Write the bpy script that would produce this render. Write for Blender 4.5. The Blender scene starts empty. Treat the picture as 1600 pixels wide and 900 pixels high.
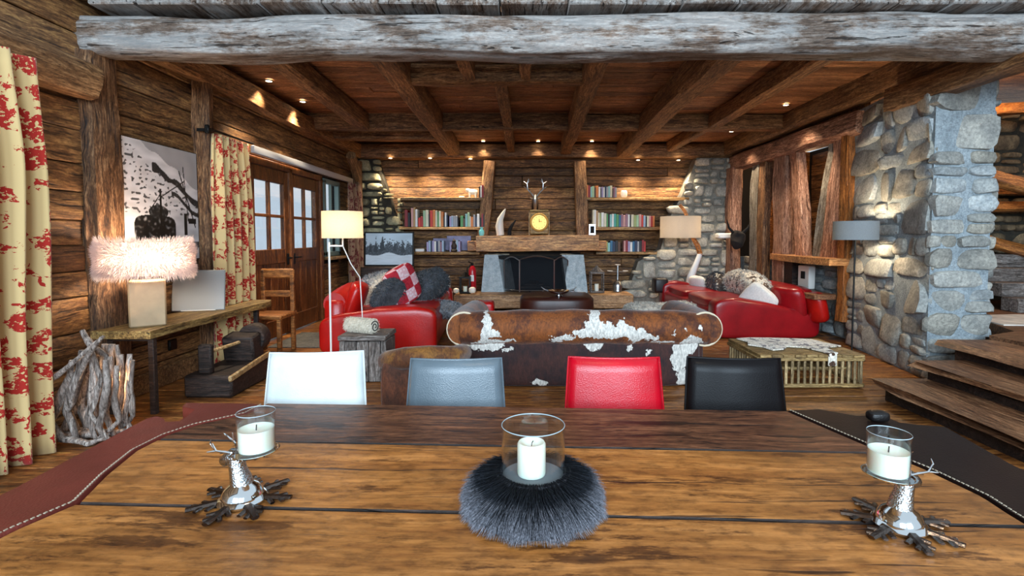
import bpy, bmesh, math, random
from mathutils import Vector, Matrix, noise
R = random.Random(7)
PI = math.pi
C = bpy.context.scene.collection
S = bpy.context.scene

# ---------------------------------------------------------------- camera
PITCH = math.radians(2.86)
cam_d = bpy.data.cameras.new('camera'); cam = bpy.data.objects.new('camera', cam_d); C.objects.link(cam)
cam.location = (0, 0, 1.4); cam.rotation_euler = (PI/2 - PITCH, 0, 0)
cam_d.sensor_width = 36; cam_d.lens = 18; cam_d.shift_x = -0.0125; cam_d.shift_y = -0.025
cam_d.clip_start = 0.05; S.camera = cam

# ---------------------------------------------------------------- sky and exposure
S.view_settings.view_transform = 'Standard'; S.view_settings.look = 'None'
S.view_settings.exposure = 0.5; S.view_settings.gamma = 1; S.view_settings.use_curve_mapping = False
w = bpy.data.worlds.new('overcast_sky'); S.world = w; w.use_nodes = True
bg = w.node_tree.nodes['Background']; bg.inputs[0].default_value = (0.76, 0.89, 1.0, 1); bg.inputs[1].default_value = 0.6

def area(name, loc, target, size, size_y, power, col):
    l = bpy.data.lights.new(name, 'AREA'); l.shape = 'RECTANGLE'; l.size = size; l.size_y = size_y
    l.energy = power; l.color = col
    o = bpy.data.objects.new(name, l); C.objects.link(o); o.location = loc
    o.rotation_euler = (Vector(target) - Vector(loc)).to_track_quat('-Z', 'Y').to_euler()
    return o
# assumed daylight at the dining end, behind the camera: unseen area lights, no windows
area('assumed_daylight', (-1.8, -6.0, 3.4), (0.6, 6.5, 1.5), 3.0, 3.0, 620, (0.66, 0.84, 1.0))
area('assumed_daylight', (2.4, -6.0, 3.4), (0.6, 6.5, 1.5), 3.0, 3.0, 620, (0.66, 0.84, 1.0))

def point(name, loc, power, col, r=0.05):
    l = bpy.data.lights.new(name, 'POINT'); l.energy = power; l.color = col; l.shadow_soft_size = r
    o = bpy.data.objects.new(name, l); C.objects.link(o); o.location = loc; return o
def spot(name, loc, tgt, power, col, ang=100, blend=0.6, r=0.03):
    l = bpy.data.lights.new(name, 'SPOT'); l.energy = power; l.color = col; l.shadow_soft_size = r
    l.spot_size = math.radians(ang); l.spot_blend = blend
    o = bpy.data.objects.new(name, l); C.objects.link(o); o.location = loc
    o.rotation_euler = (Vector(tgt) - Vector(loc)).to_track_quat('-Z', 'Y').to_euler(); return o

# unseen warm fill light added over the table to brighten mantel and sofas
point('added_warm_fill', (.2, .9, 3.6), 38, (1, .8, .56), .25)

# ---------------------------------------------------------------- helpers
def lin(h):
    if isinstance(h, str):
        v = [int(h[i:i+2], 16) / 255 for i in (0, 2, 4)]
        return tuple((c / 12.92 if c <= 0.04045 else ((c + 0.055) / 1.055) ** 2.4) for c in v) + (1,)
    return tuple(h)[:3] + (1,)

class NT:
    def __init__(s, name):
        s.m = bpy.data.materials.new(name); s.m.use_nodes = True
        s.t = s.m.node_tree; s.b = s.t.nodes['Principled BSDF']; s.out = s.t.nodes['Material Output']
    def n(s, typ, **kw):
        x = s.t.nodes.new('ShaderNode' + typ)
        for k, v in kw.items(): setattr(x, k, v)
        return x
    def l(s, a, b): s.t.links.new(a, b)
    def setv(s, sock, v):
        if hasattr(v, 'is_output') or hasattr(v, 'node'): s.l(v, sock)
        else: sock.default_value = v
    def math(s, op, a, b=0, clamp=False):
        x = s.n('Math', operation=op); x.use_clamp = clamp; s.setv(x.inputs[0], a); s.setv(x.inputs[1], b); return x.outputs[0]
    def mix(s, f, a, b, mode='MIX'):
        x = s.n('Mix', data_type='RGBA', blend_type=mode); s.setv(x.inputs[0], f); s.setv(x.inputs[6], a); s.setv(x.inputs[7], b); return x.outputs[2]
    def noise(s, vec, scale, detail=4, rough=0.55, dist=0):
        x = s.n('TexNoise'); s.l(vec, x.inputs['Vector']); x.inputs['Scale'].default_value = scale
        x.inputs['Detail'].default_value = detail; x.inputs['Roughness'].default_value = rough; x.inputs['Distortion'].default_value = dist
        return x.outputs[0]
    def vor(s, vec, scale, feat='F1', out=0):
        x = s.n('TexVoronoi', feature=feat); s.l(vec, x.inputs['Vector']); x.inputs['Scale'].default_value = scale; return x.outputs[out]
    def ramp(s, f, stops):
        x = s.n('ValToRGB'); s.l(f, x.inputs[0]); e = x.color_ramp.elements
        while len(e) < len(stops): e.new(0.5)
        for i, (p, c) in enumerate(stops): e[i].position = p; e[i].color = lin(c) if not isinstance(c, float) else (c, c, c, 1)
        return x.outputs[0]
    def map(s, vec, sc, loc=(0, 0, 0)):
        x = s.n('Mapping'); s.l(vec, x.inputs[0]); x.inputs['Scale'].default_value = sc; x.inputs['Location'].default_value = loc; return x.outputs[0]
    def obj(s, rand=True):
        tc = s.n('TexCoord').outputs['Object']
        if not rand: return tc
        oi = s.n('ObjectInfo'); m = s.math('MULTIPLY', oi.outputs['Random'], 37.0)
        a = s.n('VectorMath', operation='ADD'); s.l(tc, a.inputs[0]); s.l(m, a.inputs[1]); return a.outputs[0]
    def rnd(s): return s.n('ObjectInfo').outputs['Random']
    def bump(s, h, st, dist=0.01, prev=None):
        x = s.n('Bump'); s.l(h, x.inputs['Height']); x.inputs['Strength'].default_value = st; x.inputs['Distance'].default_value = dist
        if prev is not None: s.l(prev, x.inputs['Normal'])
        return x.outputs[0]
    def done(s, col=None, rough=None, nrm=None, **kw):
        if col is not None: s.setv(s.b.inputs['Base Color'], col if not isinstance(col, (str, tuple)) else lin(col))
        if rough is not None: s.setv(s.b.inputs['Roughness'], rough)
        if nrm is not None: s.l(nrm, s.b.inputs['Normal'])
        for k, v in kw.items(): s.setv(s.b.inputs[k.replace('_', ' ')], v)
        return s.m

def wood(name, light, mid, dark, s=1.0, rough=0.62, crack=0.5, bump=0.5, patch=None, pamt=0.5, var=0.35, knots=True, coat=0, stain=0, spec=0.4, axis='x'):
    t = NT(name); v = t.obj()
    if axis == 'z':
        sx = t.n('SeparateXYZ'); t.l(v, sx.inputs[0]); cz = t.n('CombineXYZ'); t.l(sx.outputs[2], cz.inputs[0]); t.l(sx.outputs[0], cz.inputs[1]); t.l(sx.outputs[1], cz.inputs[2]); v = cz.outputs[0]
    wv = t.noise(t.map(v, (0.8, 1.5, 1.5)), 1.9 * s, 3)
    cc = t.n('CombineXYZ'); t.l(wv, cc.inputs[1]); t.l(wv, cc.inputs[2]); sc = t.n('VectorMath', operation='SCALE'); t.l(cc.outputs[0], sc.inputs[0]); sc.inputs['Scale'].default_value = 0.13
    a = t.n('VectorMath', operation='ADD'); t.l(v, a.inputs[0]); t.l(sc.outputs[0], a.inputs[1]); vw = a.outputs[0]
    g1 = t.noise(t.map(vw, (1.1, 15, 15)), 2.6 * s, 9, 0.72); g2 = t.noise(t.map(vw, (5, 50, 50)), 2.4 * s, 4, 0.6)
    g = t.math('ADD', t.math('MULTIPLY', g1, 0.68), t.math('MULTIPLY', g2, 0.32))
    col = t.ramp(g, [(0.38, dark), (0.5, mid), (0.61, light)])
    big = t.noise(t.map(v, (0.9, 2.6, 2.6)), 1.7 * s, 5, 0.65)
    col = t.mix(1.0, col, t.ramp(big, [(0.33, (0.6, 0.57, 0.55)), (0.5, (0.95, 0.95, 0.95)), (0.68, (1.3, 1.25, 1.2))]), 'MULTIPLY')
    sp = t.noise(t.map(v, (1, 2, 2)), 34 * s, 3, 0.7)
    col = t.mix(1.0, col, t.ramp(sp, [(0.36, (0.66, 0.64, 0.62)), (0.5, (1.0, 1.0, 1.0)), (0.66, (1.2, 1.2, 1.2))]), 'MULTIPLY')
    if patch:
        pn = t.noise(t.map(v, (1.0, 3.0, 3.0), (3, 5, 1)), 1.9 * s, 8, 0.72)
        pn = t.math('MULTIPLY', t.ramp(pn, [(0.44, 0.0), (0.54, 1.0)]), pamt)
        col = t.mix(pn, col, t.mix(0.6, t.mix(1.0, col, (2.0, 2.0, 2.0, 1), 'MULTIPLY'), lin(patch)))
    if stain:
        sn_ = t.noise(t.map(vw, (1.0, 4.5, 4.5), (7, 1, 2)), 2.1, 8, 0.75); sm_ = t.math('MULTIPLY', t.ramp(sn_, [(0.56, 0.0), (0.60, 1.0)]), stain)
        col = t.mix(sm_, col, t.mix(1.0, col, (0.22, 0.17, 0.14, 1), 'MULTIPLY'))
    cr = t.noise(t.map(vw, (0.9, 34, 34), (9, 2, 4)), 1.4 * s, 3, 0.5)
    crf = t.math('MULTIPLY', t.ramp(cr, [(0.64, 0.0), (0.675, 1.0)]), crack)
    col = t.mix(crf, col, t.mix(1.0, col, (0.10, 0.08, 0.07, 1), 'MULTIPLY'))
    if knots:
        k = t.vor(t.map(vw, (0.7, 1.8, 1.8)), 2.3 * s); km = t.ramp(k, [(0.04, 1.0), (0.11, 0.0)])
        col = t.mix(t.math('MULTIPLY', km, 0.75), col, t.mix(1.0, col, (0.2, 0.14, 0.1, 1), 'MULTIPLY'))
    r = t.math('ADD', t.math('MULTIPLY', t.rnd(), var), 1 - var / 2)
    cx = t.n('CombineXYZ'); [t.l(r, cx.inputs[i]) for i in range(3)]
    col = t.mix(1.0, col, cx.outputs[0], 'MULTIPLY')
    h = t.math('SUBTRACT', t.math('ADD', g, t.math('MULTIPLY', sp, 0.25)), t.math('MULTIPLY', crf, 0.9))
    rg = t.math('ADD', t.math('MULTIPLY', g, 0.3), rough - 0.15)
    kw = {'Coat_Weight': coat, 'Coat_Roughness': 0.3} if coat else {}
    return t.done(col, rg, t.bump(h, bump, 0.012), Specular_IOR_Level=spec, **kw)

def stone(name, cols, s=1.0, rough=0.85, bump=0.7, var=0.5):
    t = NT(name); v = t.obj()
    g = t.noise(v, 5 * s, 8, 0.7); f = t.noise(v, 38 * s, 4, 0.7)
    col = t.ramp(g, [(0.28, cols[0]), (0.45, cols[1]), (0.6, cols[2]), (0.75, cols[3])])
    oi = t.rnd(); w2 = t.math('FRACT', t.math('MULTIPLY', oi, 7.31))
    col = t.mix(t.math('MULTIPLY', w2, 0.55), col, lin(cols[4]))
    col = t.mix(1.0, col, t.ramp(f, [(0.3, (0.55, 0.55, 0.55)), (0.7, (1.2, 1.2, 1.2))]), 'MULTIPLY')
    r = t.math('ADD', t.math('MULTIPLY', oi, var), 1 - var / 2); cx = t.n('CombineXYZ'); [t.l(r, cx.inputs[i]) for i in range(3)]
    col = t.mix(1.0, col, cx.outputs[0], 'MULTIPLY')
    h = t.math('ADD', g, t.math('MULTIPLY', f, 0.35))
    return t.done(col, rough, t.bump(h, bump, 0.03))

def plain(name, col, rough=0.5, metal=0, nb=0, ns=60, var=0, **kw):
    t = NT(name); c = lin(col)
    if var:
        g = t.noise(t.obj(), 4, 4); c = t.mix(1.0, c, t.ramp(g, [(0.3, (1 - var,) * 3), (0.7, (1 + var * .4,) * 3)]), 'MULTIPLY')
    nrm = None
    if nb: nrm = t.bump(t.noise(t.obj(False), ns, 3), nb, 0.004)
    return t.done(c, rough, nrm, Metallic=metal, **kw)

def leather(name, col, rough=0.33, coat=0.2, sc=160, spec=.35):
    t = NT(name); v = t.obj(False)
    big = t.noise(v, 4, 4); c = t.mix(1.0, lin(col), t.ramp(big, [(0.3, (0.75,) * 3), (0.7, (1.15,) * 3)]), 'MULTIPLY')
    h = t.math('ADD', t.vor(v, sc), t.math('MULTIPLY', t.noise(v, 9, 3), 2.5))
    return t.done(c, rough, t.bump(h, 0.12, 0.006), Coat_Weight=coat * .3, Coat_Roughness=0.25, Specular_IOR_Level=spec)

def cloth(name, col, col2=None, sc=30, rough=0.9, bump=0.4):
    t = NT(name); v = t.obj(False); g = t.noise(v, sc, 5, 0.7)
    c = t.ramp(g, [(0.35, col), (0.65, col2 or col)])
    return t.done(c, rough, t.bump(g, bump, 0.01), Sheen_Weight=0.3)

def glass(name, col=(1, 1, 1, 1), rough=0.0):
    t = NT(name); return t.done(col, rough, None, Transmission_Weight=1.0, IOR=1.45)

def thinglass(name, tint=(0.93, 0.96, 0.97), refl=0.7):
    # thin architectural glass: clear with a Fresnel reflection
    t = NT(name); tr = t.n('BsdfTransparent'); tr.inputs[0].default_value = tint + (1,)
    gl = t.n('BsdfGlossy'); gl.inputs['Roughness'].default_value = 0.02; gl.inputs[0].default_value = (1, 1, 1, 1)
    fr = t.n('LayerWeight'); fr.inputs[0].default_value = .5; mx = t.n('MixShader')
    t.l(t.math('ADD', t.math('MULTIPLY', t.math('POWER', fr.outputs['Facing'], 3.0), refl), refl * .07), mx.inputs[0]); t.l(tr.outputs[0], mx.inputs[1]); t.l(gl.outputs[0], mx.inputs[2]); t.l(mx.outputs[0], t.out.inputs[0])
    return t.m

def emit(name, col, st):
    t = NT(name); return t.done(col, 0.5, None, Emission_Color=lin(col), Emission_Strength=st)

def shade_mat(name, col, trans=0.6, st=0):
    t = NT(name); v = t.obj(False); g = t.noise(t.map(v, (1, 1, 1)), 120, 3)
    d = t.n('BsdfDiffuse'); tl = t.n('BsdfTranslucent'); mx = t.n('MixShader'); mx.inputs[0].default_value = trans
    c = t.ramp(g, [(0.3, tuple(x * 0.85 for x in lin(col)[:3])), (0.7, lin(col)[:3])])
    t.l(c, d.inputs[0]); t.l(c, tl.inputs[0]); t.l(d.outputs[0], mx.inputs[1]); t.l(tl.outputs[0], mx.inputs[2]); t.l(mx.outputs[0], t.out.inputs[0])
    return t.m

class MB:
    def __init__(s): s.v = []; s.f = []; s.uv = None
    def add(s, vs, fs, M=None):
        k = len(s.v)
        s.v += [tuple(M @ Vector(p)) if M is not None else tuple(p) for p in vs]
        s.f += [tuple(k + i for i in f) for f in fs]; return s
    def box(s, c, d, r=0.0, M=None):
        hx, hy, hz = d[0] / 2, d[1] / 2, d[2] / 2; r = min(r, hx * .9, hy * .9, hz * .9)
        T = Matrix.Translation(c); T = M @ T if M is not None else T
        if r <= 0:
            vs = [(x * hx, y * hy, z * hz) for x in (-1, 1) for y in (-1, 1) for z in (-1, 1)]
            return s.add(vs, [(0, 1, 3, 2), (4, 6, 7, 5), (0, 4, 5, 1), (2, 3, 7, 6), (0, 2, 6, 4), (1, 5, 7, 3)], T)
        vs = []; h = (hx, hy, hz)
        for x in (-1, 1):
            for y in (-1, 1):
                for z in (-1, 1):
                    sg = (x, y, z)
                    for a in range(3): vs.append(tuple(sg[i] * (h[i] if i == a else h[i] - r) for i in range(3)))
        idx = lambda x, y, z, a: ((x > 0) * 4 + (y > 0) * 2 + (z > 0)) * 3 + a
        fs = []
        for sg in (-1, 1):
            fs.append(tuple(idx(sg, a, b, 0) for a, b in ((-1, -1), (1, -1), (1, 1), (-1, 1))))
            fs.append(tuple(idx(a, sg, b, 1) for a, b in ((-1, -1), (1, -1), (1, 1), (-1, 1))))
            fs.append(tuple(idx(a, b, sg, 2) for a, b in ((-1, -1), (1, -1), (1, 1), (-1, 1))))
        for a in (-1, 1):
            for b in (-1, 1):
                fs.append((idx(-1, a, b, 1), idx(1, a, b, 1), idx(1, a, b, 2), idx(-1, a, b, 2)))
                fs.append((idx(a, -1, b, 0), idx(a, 1, b, 0), idx(a, 1, b, 2), idx(a, -1, b, 2)))
                fs.append((idx(a, b, -1, 0), idx(a, b, 1, 0), idx(a, b, 1, 1), idx(a, b, -1, 1)))
                for c2 in (-1, 1): fs.append((idx(a, b, c2, 0), idx(a, b, c2, 1), idx(a, b, c2, 2)))
        return s.add(vs, fs, T)
    def lathe(s, prof, c=(0, 0, 0), n=24, M=None, cap=True):
        vs = []; fs = []
        for r, z in prof:
            for i in range(n): a = 2 * PI * i / n; vs.append((r * math.cos(a), r * math.sin(a), z))
        for j in range(len(prof) - 1):
            for i in range(n): i2 = (i + 1) % n; fs.append((j * n + i, j * n + i2, (j + 1) * n + i2, (j + 1) * n + i))
        if cap:
            if prof[0][0] > 1e-5: fs.append(tuple(range(n - 1, -1, -1)))
            if prof[-1][0] > 1e-5: fs.append(tuple((len(prof) - 1) * n + i for i in range(n)))
        T = Matrix.Translation(c); return s.add(vs, fs, M @ T if M is not None else T)
    def tube(s, path, rad, n=8, M=None, cap=True, flat=1.0):
        P = [Vector(p) for p in path]
        if not hasattr(rad, '__len__'): rad = [rad] * len(P)
        vs = []; fs = []; u = None
        for k, p in enumerate(P):
            d = (P[min(k + 1, len(P) - 1)] - P[max(k - 1, 0)]).normalized()
            if u is None:
                u = d.cross(Vector((0, 0, 1)));
                if u.length < 1e-3: u = d.cross(Vector((1, 0, 0)))
            u = (u - d * u.dot(d)).normalized(); v = d.cross(u)
            for i in range(n): a = 2 * PI * i / n; vs.append(p + (u * math.cos(a) + v * math.sin(a) * flat) * rad[k])
        for j in range(len(P) - 1):
            for i in range(n): i2 = (i + 1) % n; fs.append((j * n + i, j * n + i2, (j + 1) * n + i2, (j + 1) * n + i))
        if cap: fs.append(tuple(range(n - 1, -1, -1))); fs.append(tuple((len(P) - 1) * n + i for i in range(n)))
        return s.add(vs, fs, M)
    def soft(s, c, d, e=0.4, e2=None, nu=24, nv=14, M=None, jit=0, fn=None):
        e2 = e if e2 is None else e2; sp = lambda x, p: math.copysign(abs(x) ** p, x); vs = []; fs = []
        for j in range(nv + 1):
            ph = -PI / 2 + PI * j / nv
            for i in range(nu):
                th = 2 * PI * i / nu
                p = Vector((sp(math.cos(ph), e) * sp(math.cos(th), e2) * d[0] / 2, sp(math.cos(ph), e) * sp(math.sin(th), e2) * d[1] / 2, sp(math.sin(ph), e) * d[2] / 2))
                if jit: p += Vector(noise.noise_vector(p * 7 + Vector(c))) * jit
                if fn: p = Vector(fn(p))
                vs.append(p)
        for j in range(nv):
            for i in range(nu): i2 = (i + 1) % nu; fs.append((j * nu + i, j * nu + i2, (j + 1) * nu + i2, (j + 1) * nu + i))
        T = Matrix.Translation(c); return s.add(vs, fs, M @ T if M is not None else T)
    def prism(s, poly, z0, z1, M=None):
        n = len(poly); vs = [(x, y, z0) for x, y in poly] + [(x, y, z1) for x, y in poly]
        fs = [tuple(range(n - 1, -1, -1)), tuple(range(n, 2 * n))] + [(i, (i + 1) % n, n + (i + 1) % n, n + i) for i in range(n)]
        return s.add(vs, fs, M)
    def grid(s, nu, nv, fn, M=None):
        vs = [fn(i / nu, j / nv) for j in range(nv + 1) for i in range(nu + 1)]
        fs = [(j * (nu + 1) + i, j * (nu + 1) + i + 1, (j + 1) * (nu + 1) + i + 1, (j + 1) * (nu + 1) + i) for j in range(nv) for i in range(nu)]
        return s.add(vs, fs, M)
    def build(s, name, mat, parent=None, loc=None, rot=None, M=None, sharp=40, fix=True, mod=None):
        me = bpy.data.meshes.new(name); me.from_pydata(s.v, [], s.f)
        if fix:
            bm = bmesh.new(); bm.from_mesh(me); bmesh.ops.remove_doubles(bm, verts=bm.verts, dist=1e-5)
            bmesh.ops.recalc_face_normals(bm, faces=bm.faces); bm.to_mesh(me); bm.free()
        me.polygons.foreach_set('use_smooth', [True] * len(me.polygons))
        me.set_sharp_from_angle(angle=math.radians(sharp))
        for m in (mat if isinstance(mat, (list, tuple)) else [mat]): me.materials.append(m)
        o = bpy.data.objects.new(name, me); C.objects.link(o)
        if parent is not None: o.parent = parent
        if M is not None: o.matrix_local = M
        if loc is not None: o.location = loc
        if rot is not None: o.rotation_euler = rot
        if mod == 'subsurf': md = o.modifiers.new('subsurf', 'SUBSURF'); md.levels = 2; md.render_levels = 2
        return o

def tag(o, label, cat, group=None):
    o['label'] = label; o['category'] = cat
    if group: o['group'] = group
    return o
def thing(name, label, cat, loc=(0, 0, 0), rz=0, group=None):
    o = bpy.data.objects.new(name, None); C.objects.link(o); o.location = loc; o.rotation_euler = (0, 0, rz); o.empty_display_size = 0.1
    return tag(o, label, cat, group)
def struct(o): o['kind'] = 'structure'; return o
def sempty(name, loc=(0, 0, 0)):
    o = bpy.data.objects.new(name, None); C.objects.link(o); o.location = loc; return struct(o)
def part(o, label=None, stuff=False):
    if label: o['label'] = label
    if stuff: o['kind'] = 'stuff'
    return o

def at(px, py, Y=None, z=None):
    # point of the room seen at a place in the photograph, at a given distance or height
    a = (px - 820) / 800; b = (410 - py) / 800
    d = Vector((a, math.cos(PITCH) + b * math.sin(PITCH), -math.sin(PITCH) + b * math.cos(PITCH)))
    t = Y / d.y if Y is not None else (z - 1.4) / d.z
    return Vector((0, 0, 1.4)) + d * t

def beam_mb(L, w, h, rnd=0.35, seg=7, wob=0.012, n=12, seed=0, bow=0.0, groove=()):
    mb = MB(); vs = []; fs = []; rr = random.Random(seed); so = Vector((rr.random() * 50, rr.random() * 50, 0))
    sp = lambda x, p: math.copysign(abs(x) ** p, x)
    for k in range(seg + 1):
        x = -L / 2 + L * k / seg
        cy = noise.noise(so + Vector((x * .8, 0, 0))) * wob * 1.5; cz = noise.noise(so + Vector((x * .8, 9, 0))) * wob * 1.5 + bow * (1 - (2 * x / L) ** 2)
        for i in range(n):
            a = 2 * PI * (i + .5) / n; q = 1 + noise.noise(so + Vector((x * 1.3, math.cos(a) * 2, math.sin(a) * 2))) * wob / min(w, h) * 3.0
            for (a0, dp, x0, x1) in groove:
                if x0 < x < x1:
                    da = a - a0 - .10 * noise.noise(Vector((x * .9, a0 * 5, 3))); q -= dp * math.exp(-(da / .045) ** 2) * min(1, (x - x0) * 3, (x1 - x) * 3) * (.7 + .6 * noise.noise(Vector((x * 2.5, a0, 0))))
            vs.append((x, cy + sp(math.cos(a), rnd) * w / 2 * q, cz + sp(math.sin(a), rnd) * h / 2 * q))
    for k in range(seg):
        for i in range(n): i2 = (i + 1) % n; fs.append((k * n + i, k * n + i2, (k + 1) * n + i2, (k + 1) * n + i))
    fs.append(tuple(range(n))); fs.append(tuple(seg * n + i for i in range(n)))
    return mb.add(vs, fs)
_bs = [0]
def dirM(p0, p1, roll=0):
    p0 = Vector(p0); p1 = Vector(p1); d = (p1 - p0).normalized(); up = Vector((0, 0, 1))
    if abs(d.z) > 0.9: up = Vector((0, 1, 0))
    y = up.cross(d).normalized(); z = d.cross(y)
    M = Matrix((d, y, z)).transposed().to_4x4(); M.translation = (p0 + p1) / 2
    return M @ Matrix.Rotation(roll, 4, 'X')
def beam(name, p0, p1, w, h, mat, parent=None, rnd=0.35, wob=0.012, seg=7, n=12, roll=0, bow=0, sharp=35, groove=()):
    _bs[0] += 1; L = (Vector(p1) - Vector(p0)).length
    return beam_mb(L, w, h, rnd, seg, wob, n, _bs[0], bow, groove).build(name, mat, parent, M=dirM(p0, p1, roll), sharp=sharp)
def plank(name, p0, p1, w, t, mat, parent=None, roll=0, r=0.006):
    # board between two points, w wide (local y), t thick (local z)
    L = (Vector(p1) - Vector(p0)).length; mb = MB(); mb.box((0, 0, 0), (L, w, t), r)
    mb.v = [(x, y + R.uniform(-.003, .003), z + R.uniform(-.003, .003)) for x, y, z in mb.v]
    return mb.build(name, mat, parent, M=dirM(p0, p1, roll))

def rubble(parent, name, F, u0, u1, v0, v1, mats, mx=0.42, mn=0.10, depth=0.06, inside=None, gap=0.012, seed=1, asp=1.7):
    """irregular stones filling a rectangle; F = matrix whose x,z axes span the wall and -y faces out"""
    rr = random.Random(seed); out = []
    def split(a, b, c, d):
        w, h = b - a, d - c
        kk = rr.choice((.3, .5, .7, .9, 1.15)); big = w > mx * kk * 1.25 or h > mx / asp * kk
        if big and (w > mn * 2.2 or h > mn * 1.6):
            if w > h * asp * rr.uniform(.7, 1.2) and w > mn * 2: m = a + w * rr.uniform(.35, .65); split(a, m, c, d); split(m, b, c, d); return
            if h > mn * 1.4: m = c + h * rr.uniform(.36, .64); split(a, b, c, m); split(a, b, m, d); return
        out.append((a, b, c, d))
    split(u0, u1, v0, v1); made = []
    for a, b, c, d in out:
        cu, cv = (a + b) / 2, (c + d) / 2
        if inside and not inside(cu, cv): continue
        w, h = (b - a) / 2 - gap, (d - c) / 2 - gap
        if w < .012 or h < .012: continue
        n = 11; mb = MB(); vs = []; fs = []; e = rr.uniform(.34, .72); sk = rr.uniform(-.15, .15)
        js = [rr.uniform(.86, 1.08) for _ in range(n)]; dd = depth * rr.uniform(.25, 1.15) * min(1, (w + h) / .18 + .35)
        tx, tz = rr.uniform(-.25, .25), rr.uniform(-.25, .25)
        for sc, dy in ((1.0, -0.03), (0.97, dd * .45), (0.84, dd * .85), (0.5, dd)):
            for i in range(n):
                t = 2 * PI * i / n; x = math.copysign(abs(math.cos(t)) ** e, math.cos(t)) * w * sc * js[i]; z = math.copysign(abs(math.sin(t)) ** e, math.sin(t)) * h * sc * js[(i * 3) % n]
                vs.append((x + z * sk, -dy - (tx * x + tz * z if dy > 0 else 0), z))
        for k in range(3):
            for i in range(n): i2 = (i + 1) % n; fs.append((k * n + i, k * n + i2, (k + 1) * n + i2, (k + 1) * n + i))
        fs.append(tuple(3 * n + i for i in range(n)))
        mb.add(vs, fs)
        o = mb.build(name, rr.choice(mats), parent, M=F @ Matrix.Translation((cu, 0, cv)), sharp=50); made.append(o)
    return made

def strands(n, src, mat, name, parent, width=0.0015, wave=0, loc=None, M=None, label=None):
    """src(i) -> (root, tip, droop vector); hair as thin tapering ribbons"""
    vs = []; fs = []
    for i in range(n):
        a, b, dr = src(i); a = Vector(a); b = Vector(b); dr = Vector(dr); d = (b - a)
        s = d.cross(Vector((R.uniform(-1, 1), R.uniform(-1, 1), R.uniform(-1, 1))))
        if s.length < 1e-6: continue
        s = s.normalized() * width; k = len(vs)
        if wave:
            n1, n2 = [Vector((R.uniform(-1, 1), R.uniform(-1, 1), R.uniform(-.6, .6))) * wave for _ in (0, 1)]
            m1 = a + d * .35 + dr * .1 + n1; m2 = a + d * .7 + dr * .5 + n2
            vs += [a - s, a + s, m1 + s, m1 - s, m2 + s * .8, m2 - s * .8, b + dr]
            fs += [(k, k + 1, k + 2, k + 3), (k + 3, k + 2, k + 4, k + 5), (k + 5, k + 4, k + 6)]; continue
        m = a + d * 0.55 + dr * 0.4
        vs += [a - s, a + s, m + s * .8, m - s * .8, b + dr]
        fs += [(k, k + 1, k + 2, k + 3), (k + 3, k + 2, k + 4)]
    me = bpy.data.meshes.new(name); me.from_pydata([tuple(v) for v in vs], [], fs); me.materials.append(mat)
    me.polygons.foreach_set('use_smooth', [True] * len(me.polygons))
    o = bpy.data.objects.new(name, me); C.objects.link(o); o.parent = parent
    if M is not None: o.matrix_local = M
    if loc is not None: o.location = loc
    return part(o, label, True)

def print_sheet(name, nu, nv, corner, ex, ey, fn, mat_name, parent, rough=0.5):
    """flat print: a grid whose colour attribute holds the picture; fn(u,v)->rgb"""
    mb = MB(); c = Vector(corner); ex = Vector(ex); ey = Vector(ey); mb.grid(nu, nv, lambda u, v: c + ex * u + ey * v)
    t = NT(mat_name); at_ = t.n('Attribute'); at_.attribute_name = 'print'; t.done(at_.outputs['Color'], rough)
    o = mb.build(name, t.m, parent, fix=False); me = o.data
    ca = me.color_attributes.new('print', 'FLOAT_COLOR', 'POINT')
    for j in range(nv + 1):
        for i in range(nu + 1):
            ca.data[j * (nu + 1) + i].color = tuple(fn(i / nu, j / nv)) + (1,)
    return o
# ---------------------------------------------------------------- materials
W_beam = wood('weathered_log_wood', '8d8680', '67564a', '35261c', s=.9, rough=.66, crack=.9, bump=1.0, patch='b2b9bb', pamt=.6)
W_joist = wood('warm_joist_wood', 'b08a60', '7e5937', '301c10', s=1.0, rough=.6, crack=.75, bump=.8)
W_ceil = wood('ceiling_board_wood', 'bd8e66', '93643f', '482a19', s=.9, rough=.6, crack=.6, bump=.6, var=.5)
W_wall = wood('old_wall_plank_wood', 'ad8350', '785331', '2a190d', s=.8, rough=.65, crack=.8, bump=.8, var=.5)
W_back = wood('back_wall_plank_wood', 'a27a4c', '6d4b2c', '241509', s=.8, rough=.65, crack=.8, bump=.7, var=.5)
W_post = wood('hewn_post_wood', 'a27c58', '664428', '22140c', s=1.1, rough=.62, crack=.85, bump=1.0)
W_pink = wood('reddish_upright_wood', 'd2a88e', '9c6f58', '452a1e', s=1.0, rough=.65, crack=.7, bump=.8, var=.4)
W_greyp = wood('silver_grey_upright_wood', 'a8a69c', '7d7468', '3b3029', s=1.0, rough=.7, crack=.7, bump=.8)
W_floor = wood('honey_floor_wood', 'b9803f', '85532a', '38200f', s=.8, rough=.45, crack=.5, bump=.35, var=.4)
W_table = wood('oiled_table_wood', 'b47a42', '9a6430', '7c4b22', s=.6, rough=.42, crack=.9, bump=.2, var=.14, coat=.12, stain=.8, spec=.3)
W_tabler = wood('worn_table_wood', '86583c', '623c26', '341a10', s=.9, rough=.45, crack=.95, bump=.5, var=.1, coat=.1, stain=.9, spec=.3)
W_mantel = wood('mantel_wood', 'eeb474', 'be824c', '5a351c', s=.8, rough=.5, crack=.6, bump=.6)
W_door = wood('door_wood', '98602f', '70401f', '3a1f10', s=.9, rough=.45, crack=.3, bump=.3, knots=False)
W_doorz = wood('door_wood_upright', '98602f', '70401f', '3a1f10', s=.9, rough=.45, crack=.3, bump=.3, knots=False, axis='z')
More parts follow.
